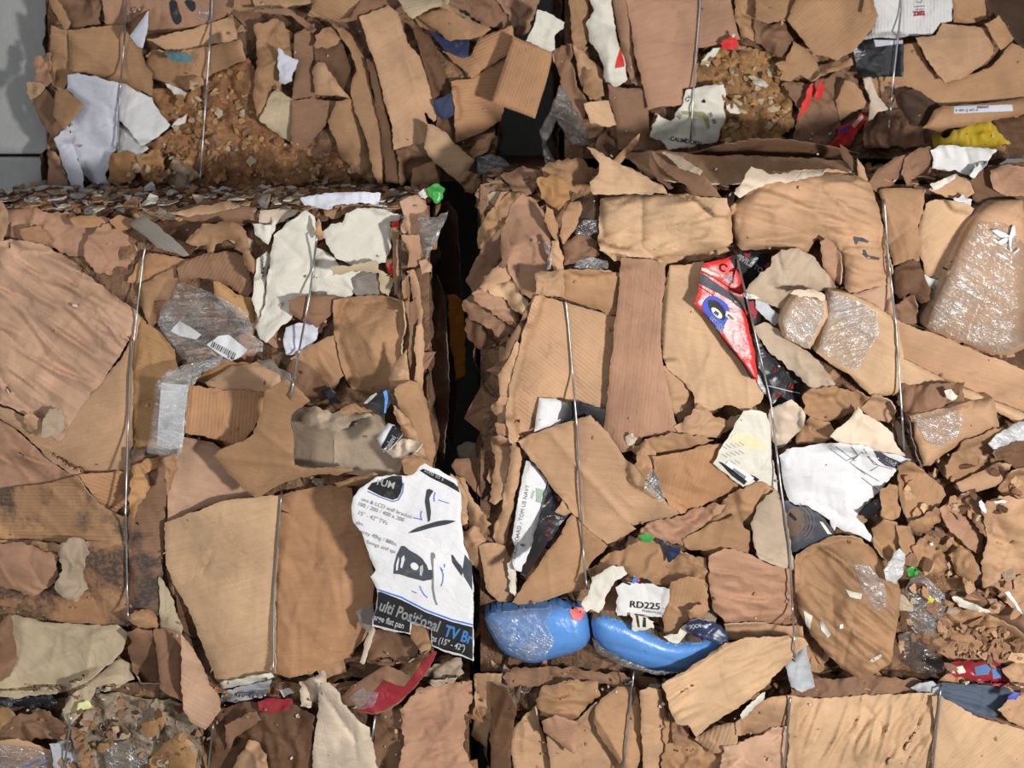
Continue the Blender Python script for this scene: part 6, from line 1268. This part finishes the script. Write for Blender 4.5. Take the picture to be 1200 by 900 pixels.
# blue slabs
a = P(B, 'foam_slab', 'sky', '566,722 574,716 590,713 630,710 662,708 678,714 690,722 692,742 690,754 676,764 660,768 640,774 624,778 604,772 588,764 574,742', 'left blue slab under clear film at the bottom of the middle right bale', 'foam slab', pre='none', up=2.6, pct=97, conform=False, th=50, tuck=(3.0, 18), torn=.2, var='glossy', bulge=2.0, bw=25, smooth=1, rim='sky', folds=[(692, 715, 692, 760, -1, 4)])
decal(a, 'stretch_film', 'white', '568,724 590,716 630,712 650,712 640,730 650,752 640,770 624,775 604,770 588,760', fm=('clear',), off=.35, rough=.5, rw=12, label='clear stretch film')
decal(a, 'sticker', (220, 120, 124), '667,716 672,712 682,713 686,718 680,726 672,726', off=.25, torn=1.2, label='torn red and white sticker')
a = P(B, 'foam_slab', 'sky', '692,724 706,720 724,724 744,732 766,744 786,752 812,752 840,744 850,752 846,764 820,776 796,788 776,788 752,784 728,774 706,762 696,750', 'right blue slab, longer and curved, at the bottom of the middle right bale', 'foam slab', pre='none', up=2.4, pct=97, conform=False, th=50, tuck=(3.0, 18), torn=.2, var='glossy', bulge=1.5, bw=22, smooth=1, rim='grey_tan', folds=[(700, 752, 800, 778, -.4, 3)])
P(B, 'plastic_film', 'silver', '694,748 706,760 740,776 770,786 796,788 770,792 730,780 700,764', 'dirty film roll along the lower edge of the right blue slab', up=.6, fm=('grey', (150, 140, 130), .35))
a = P(B, 'label_sticker', 'grey_white', '721,688 728,683 742,682 762,684 785,690 783,704 779,714 776,724 750,720 724,721 722,706 724,698', 'dirty white label printed RD225 above the right blue slab', pre='paper', var='paper', up=1.6, rough=.6, torn=1.2)
text(a, 'RD225', 737.5, 711.5, 10.8, 5, 'ink', bold=.012, sx=1.18)
text(a, 'PHANTOM', 752.5, 717, 4.2, 9, (110, 110, 110), bold=.0, sx=1.1)
decal(a, 'black_print', 'ink', '729,679 734,682 740,684 738,686 731,683'); decal(a, 'blue_print', 'ink_blue', '741,681 743,677 747,676 746,681 742,684'); decal(a, 'black_print', 'ink', '750,680 758,678 764,683 754,684'); decal(a, 'red_print', 'red', '747,679 749,678 750,681 748,682')
P(B, 'paper_sheet', 'off', '682,708 690,694 694,676 702,672 718,662 730,664 734,672 720,684 708,700 710,706 702,718 692,714 688,716', 'white torn curled paper left of the RD225 label', pre='paper', var='paper', up=1.5, torn=1.5, rim='cream')
for x in (739, 748, 757):
    pass
a = P(B, 'torn_cardboard', 'off', '739,720 750,721 768,728 766,736 752,738 742,736', 'small black and white striped scrap above the right blue slab', 'paper', pre='none', var='paper', up=.9)
decal(a, 'black_print', 'ink', '745,721.5 748,722 750,735 747.5,735'); decal(a, 'black_print', 'ink', '754,723 757,724 757,735 753,735')
P(B, 'paper_sheet', 'off', '778,746 794,742 800,732 808,730 810,740 802,746 794,754 784,752', 'white torn paper corner beside the navy label', pre='paper', var='paper', up=.9)
P(B, 'torn_cardboard', 'kraft', '804,716 814,708 824,706 832,714 826,726 812,728', 'frayed board tip above the navy label', pre='crumple', up=.9)
a = P(B, 'label_sticker', 'navy', '803,736 808,728 818,725 832,727 844,733 852,742 854,754 850,760 838,752 826,750 816,746', 'navy blue label with white letters on the right blue slab\'s end', pre='paper', var='glossy', up=1.4, rim='cream', rough=.6)
text(a, 'XXX', 808, 737, 6.5, -8, 'white', bold=.03)
P(B, 'cardboard_sheet', 'light', '776,802 790,792 806,784 826,770 850,754 876,748 906,745 930,745 944,749 948,756 936,764 920,780 902,800 882,818 858,834 832,850 816,864 806,850 794,848 784,830', 'big light tan wing shaped sheet jutting out over the bottom row', pre='flat', up=3.4, wd=-28, wa=1.5, wl=15, torn=1.2, folds=[(830, 800, 940, 760, .6, 6), (800, 840, 900, 790, .5, 5)], rim='cream', th=4)
P(B, 'paper_sheet', 'off', '868,838 876,828 888,818 896,812 894,820 880,832 870,842', 'white torn sliver under the light tan wing', pre='paper', var='paper', up=1)
# right rubble
P(B, 'cardboard_sheet', 'kraft', '1130,520 1160,506 1176,502 1188,512 1176,540 1150,556 1128,566 1112,560 1106,546', 'brown folded layers right of the tan carton', pre='crumple', up=.6, rough=.7)
P(B, 'plastic_film', 'white', '1158,520 1170,508 1188,498 1206,490 1206,514 1190,522 1166,529', 'white shredded plastic at the right edge', up=1.0, fm=('milky', (230, 230, 230), .75))
P(B, 'cardboard_sheet', 'dark', '1166,532 1186,520 1206,516 1206,548 1190,546 1172,540', 'dark hollow below the white shredded plastic', pre='crumple', up=.4)  # dark sheet colour stands in for the hollow's shade
P(B, 'cardboard_sheet', 'tan', '1120,566 1140,556 1172,542 1186,544 1182,556 1168,570 1146,576 1126,576', 'tan wedge of layers at the right, below the shredded plastic', pre='flat', up=1.0)
P(B, 'cardboard_sheet', 'kraft', '1170,574 1182,556 1206,546 1206,600 1186,594', 'kraft triangular board at the right edge', pre='flat', up=.8)
P(B, 'cardboard_sheet', 'kraft', '1053,548 1066,540 1084,552 1104,570 1108,580 1102,592 1080,604 1066,616 1060,600 1054,574', 'brown wedge shaped board with pale lower fringe, right of the big white sheet', pre='flat', up=1.0, fl=.3, fa=75, wd=80, wa=.3)
P(B, 'torn_cardboard', 'kraft', '1066,616 1082,604 1096,594 1106,600 1100,612 1086,622 1074,624', 'crushed fringe below the brown wedge shaped board', pre='crumple', up=.7)
P(B, 'cardboard_sheet', 'kraft', '1022,620 1036,608 1052,612 1054,640 1046,660 1034,652 1024,636', 'brown board in shadow left of the crushed fringe', pre='soft', up=.4)
P(B, 'cardboard_sheet', 'kraft', '1050,616 1066,618 1074,640 1070,660 1058,650', 'brown sliver below the brown wedge shaped board', pre='soft', up=.5)
P(B, 'cardboard_sheet', 'red_tan', '1101,596 1116,588 1126,596 1136,610 1150,624 1152,642 1146,650 1130,638 1114,624 1108,612', 'pinkish brown folded piece in the right rubble', pre='soft', up=1.0, wd=45, wa=.7)
P(B, 'cardboard_sheet', 'brown', '1122,586 1134,576 1150,584 1156,606 1158,630 1150,624 1136,606', 'brown upright flakes right of the pinkish brown piece', pre='crumple', up=.7)
P(B, 'cardboard_sheet', 'tan', '1150,594 1170,580 1206,584 1206,740 1190,716 1170,700 1152,688 1150,660 1158,630', 'tall tan creased sheet at the right edge of the middle right bale', pre='crumple', up=.8, rough=.9)
P(B, 'cardboard_sheet', 'kraft', '1070,640 1082,630 1098,636 1108,652 1110,664 1100,672 1086,672 1072,664', 'brown lumpy piece above the clear plastic lump', pre='crumple', up=1.0, rough=.7)
P(B, 'torn_cardboard', 'orange', '1110,676 1122,672 1134,680 1128,696 1112,698 1106,690', 'orange-brown lump right of the clear plastic lump', pre='crumple', up=.9)
P(B, 'cardboard_sheet', 'kraft', '1112,650 1126,640 1142,652 1150,672 1140,684 1120,672', 'brown board in the middle of the right rubble', pre='soft', up=.7)
P(B, 'cardboard_sheet', 'brown', '1112,696 1136,690 1166,702 1200,722 1206,744 1180,732 1150,716 1124,708', 'long brown fold slanting over the crumbled pulp at the right', pre='soft', up=1.2)
P(B, 'pulped_cardboard', 'kraft', '1092,726 1110,712 1150,716 1190,736 1206,750 1206,778 1150,780 1110,772 1084,754', 'crumbled brown pulp at the lower right of the middle right bale', pre='pulp', stuff=1, up=.5)
P(B, 'paper_sheet', 'off', '1116,700 1122,698 1140,708 1162,716 1160,719 1140,714 1124,712', 'white strip stuck on the long brown fold', pre='paper', var='paper', up=.8)
P(B, 'paper_sheet', 'white', '1178,694 1182,693 1198,714 1198,720 1192,714', 'white narrow tag at the right edge, on the tall creased sheet', pre='none', var='paper', up=.9)
P(B, 'paper_sheet', 'white', '1147,588 1150,586 1156,598 1155,602 1150,598', 'upright white sliver in the right rubble', pre='none', var='paper', up=.9)
P(B, 'paper_sheet', 'white', '1165,587 1178,585 1181,587 1178,590 1166,590', 'level white sliver in the right rubble', pre='none', var='paper', up=.9)
P(B, 'torn_cardboard', 'green', '1062,668 1068,664 1078,668 1076,676 1066,676', 'tiny dark green scrap above the clear plastic lump', 'plastic', pre='crumple', var='glossy', up=.7, rim='green', rough=.3)
P(B, 'plastic_film', 'white', '1036,668 1044,656 1054,642 1060,650 1058,672 1050,684 1040,680', 'crinkled clear film left of the clear plastic lump', up=1.0, fm=('milky', (230, 230, 230), .75))
P(B, 'plastic_bag', 'white', '1062,690 1068,678 1082,674 1094,684 1106,696 1112,708 1104,722 1102,738 1088,746 1072,742 1062,726', 'clear plastic lump with white streaks in the right rubble', up=1.4, fm=('bag', (206, 206, 204), .13), bulge=1.5, bw=14, pre='film')
P(B, 'torn_cardboard', 'lime', '1087,700 1090,698 1095,702 1093,706 1088,706', 'tiny lime green scrap on the clear plastic lump', 'paper', pre='none', var='paper', up=.9, rim='lime')
P(B, 'plastic_film', 'silver', '1054,744 1068,740 1084,756 1104,774 1116,784 1096,790 1074,786 1058,772', 'dark clear film bag below the clear plastic lump', up=.6, fm=('dark', (120, 122, 126), .2))
a = P(B, 'torn_cardboard', 'crimson', '1104,782 1120,776 1146,774 1166,776 1180,784 1186,800 1172,804 1150,798 1120,794', 'crumpled red and blue printed wrapper at the lower right', 'wrapper', pre='crumple', var='glossy', up=.9, rough=.6)
decal(a, 'blue_print', (90, 124, 168), '1142,782 1154,778 1162,782 1158,790 1144,792'); decal(a, 'blue_print', (90, 124, 168), '1162,784 1172,782 1174,794 1164,796'); decal(a, 'white_print', 'off', '1118,782 1128,780 1132,788 1124,790')
P(B, 'cardboard_sheet', 'tan', '1174,784 1190,776 1206,778 1206,806 1190,804 1184,796', 'tan flap with black dots at the right edge, beside the printed wrapper', pre='soft', up=.9)
# ------------------------------------------------------------------ crumbs and flecks clinging to the fronts
cc = ['tan', 'kraft', 'brown', 'light', 'red_tan', 'dark', 'grey_tan', 'off']
for poly, n, lab in (('50,0 585,0 585,215 60,220', 40, 'small torn crumbs clinging to the upper left bale'), ('655,0 1200,0 1200,175 660,190', 35, 'small torn crumbs clinging to the upper right bale'),
    ('0,215 500,220 500,780 0,800', 60, 'small torn crumbs clinging to the middle left bale'), ('560,200 1200,190 1200,780 570,780', 60, 'small torn crumbs clinging to the middle right bale'),
    ('0,800 550,790 550,900 0,900', 60, 'small torn crumbs clinging to the bottom left bale'), ('570,780 1200,790 1200,900 570,900', 50, 'small torn crumbs clinging to the bottom right bale')):
    heap('loose_crumbs', lab, 'cardboard scraps', scatter(poly, n, (.0015, .007), rs, cc, (.0, .35), .8, False, .5), cc)
for poly, n, lab, cl in (('205,105 285,75 300,150 420,195 440,214 130,214 175,180 205,150', 260, 'chunks of torn pulp in the upper left bale', ['ochre', 'pulp', 'gold', 'kraft', 'beige', 'brown']),
    ('820,72 860,58 900,62 922,95 925,150 850,165 848,95', 120, 'chunks of torn yellowish pulp in the upper right bale', ['ochre', 'gold', 'pulp', 'brown', 'beige']),
    ('90,815 215,830 238,860 230,900 70,900 80,850', 60, 'chunks of dirty pulp in the bottom left bale', ['grey_tan', 'brown', 'kraft', 'dark', 'gold']),
    ('1100,725 1190,738 1200,775 1110,770', 70, 'chunks of brown pulp at the lower right of the middle right bale', ['kraft', 'brown', 'tan', 'red_tan'])):
    heap('pulp_chunks', lab, 'cardboard pulp', scatter(poly, n, (.004, .018), rs, cl, (-.2, .4), .55, False), cl)
heap('loose_crumbs', 'crushed shreds in the rubble at the lower right of the middle right bale', 'cardboard scraps', scatter('1050,540 1200,520 1200,790 1050,780', 70, (.008, .028), rs, cc[:7], (-.2, .8), .6, False, .2), cc[:7])
# ================================================================== wires, camera, light
for k, s in (('UL', '149,-20 147,30 140,115 137,178'), ('UL', '249,-20 248,20 243,90 234,218'), ('UR', '821,-20 820,10 814,85 809,165'), ('UR', '1057,-20 1056,10 1046,100 1041,160'),
    ('LL', '172,282 168,300 152,440 147,600 150,728'), ('LL', '372,272 363,345 345,440 340,470'), ('LL', '330,576 321,690 320,792'),
    ('LR', '662,345 666,380 676,500 684,655 688,690'), ('LR', '1036,230 1041,300 1050,380 1058,500 1060,530'), ('LR', '863,300 880,370 903,470 915,570 925,640 932,775'),
    ('BL', '84,832 74,910'), ('BL', '250,845 243,910'), ('BL', '440,835 436,868'), ('BR', '743,785 730,910'), ('BR', '927,812 918,910'), ('BR', '1103,803 1092,910')):
    wire(k, s)

cam = bpy.data.cameras.new('camera'); co = bpy.data.objects.new('camera', cam); COL.objects.link(co)
co.location = (0, -D, ZC); co.rotation_euler = (math.pi / 2, 0, 0)
cam.sensor_width = 36; cam.lens = F * 36 / 1200; cam.shift_y = -(450 - HZ) / 1200.0
SC.camera = co
cam.dof.use_dof = True; cam.dof.focus_distance = D - .03; cam.dof.aperture_fstop = 2.2
def area_light(name, loc, target, size, energy, col):
    l = bpy.data.lights.new(name, 'AREA'); l.energy = energy; l.size = size; l.color = col
    o = bpy.data.objects.new(name, l); COL.objects.link(o); o.location = loc
    d = Vector(target) - Vector(loc); o.rotation_euler = d.to_track_quat('-Z', 'Y').to_euler()
    return o
area_light('lamp_key', (1.75, -2.75, 1.75), (0, 0, 1.55), .24, 118, (1, .98, .95))
area_light('fill_side', (-1.9, -3.1, 2.0), (-.6, 0, 1.5), .9, 30, (.96, .98, 1))  # added soft fill to balance the key; no such lamp is known
area_light('lamp_roof', (-.2, -3.0, 3.8), (-.1, 0, 1.5), 1.6, 17, (.95, .975, 1))
w = bpy.data.worlds.new('world'); SC.world = w; w.use_nodes = True
w.node_tree.nodes['Background'].inputs[0].default_value = (.80, .88, 1, 1); w.node_tree.nodes['Background'].inputs[1].default_value = .15
SC.view_settings.view_transform = 'Standard'; SC.view_settings.look = 'None'; SC.view_settings.gamma = 1; SC.view_settings.exposure = -.04
SC.view_settings.use_curve_mapping = False
SC.cycles.transparent_max_bounces = 12
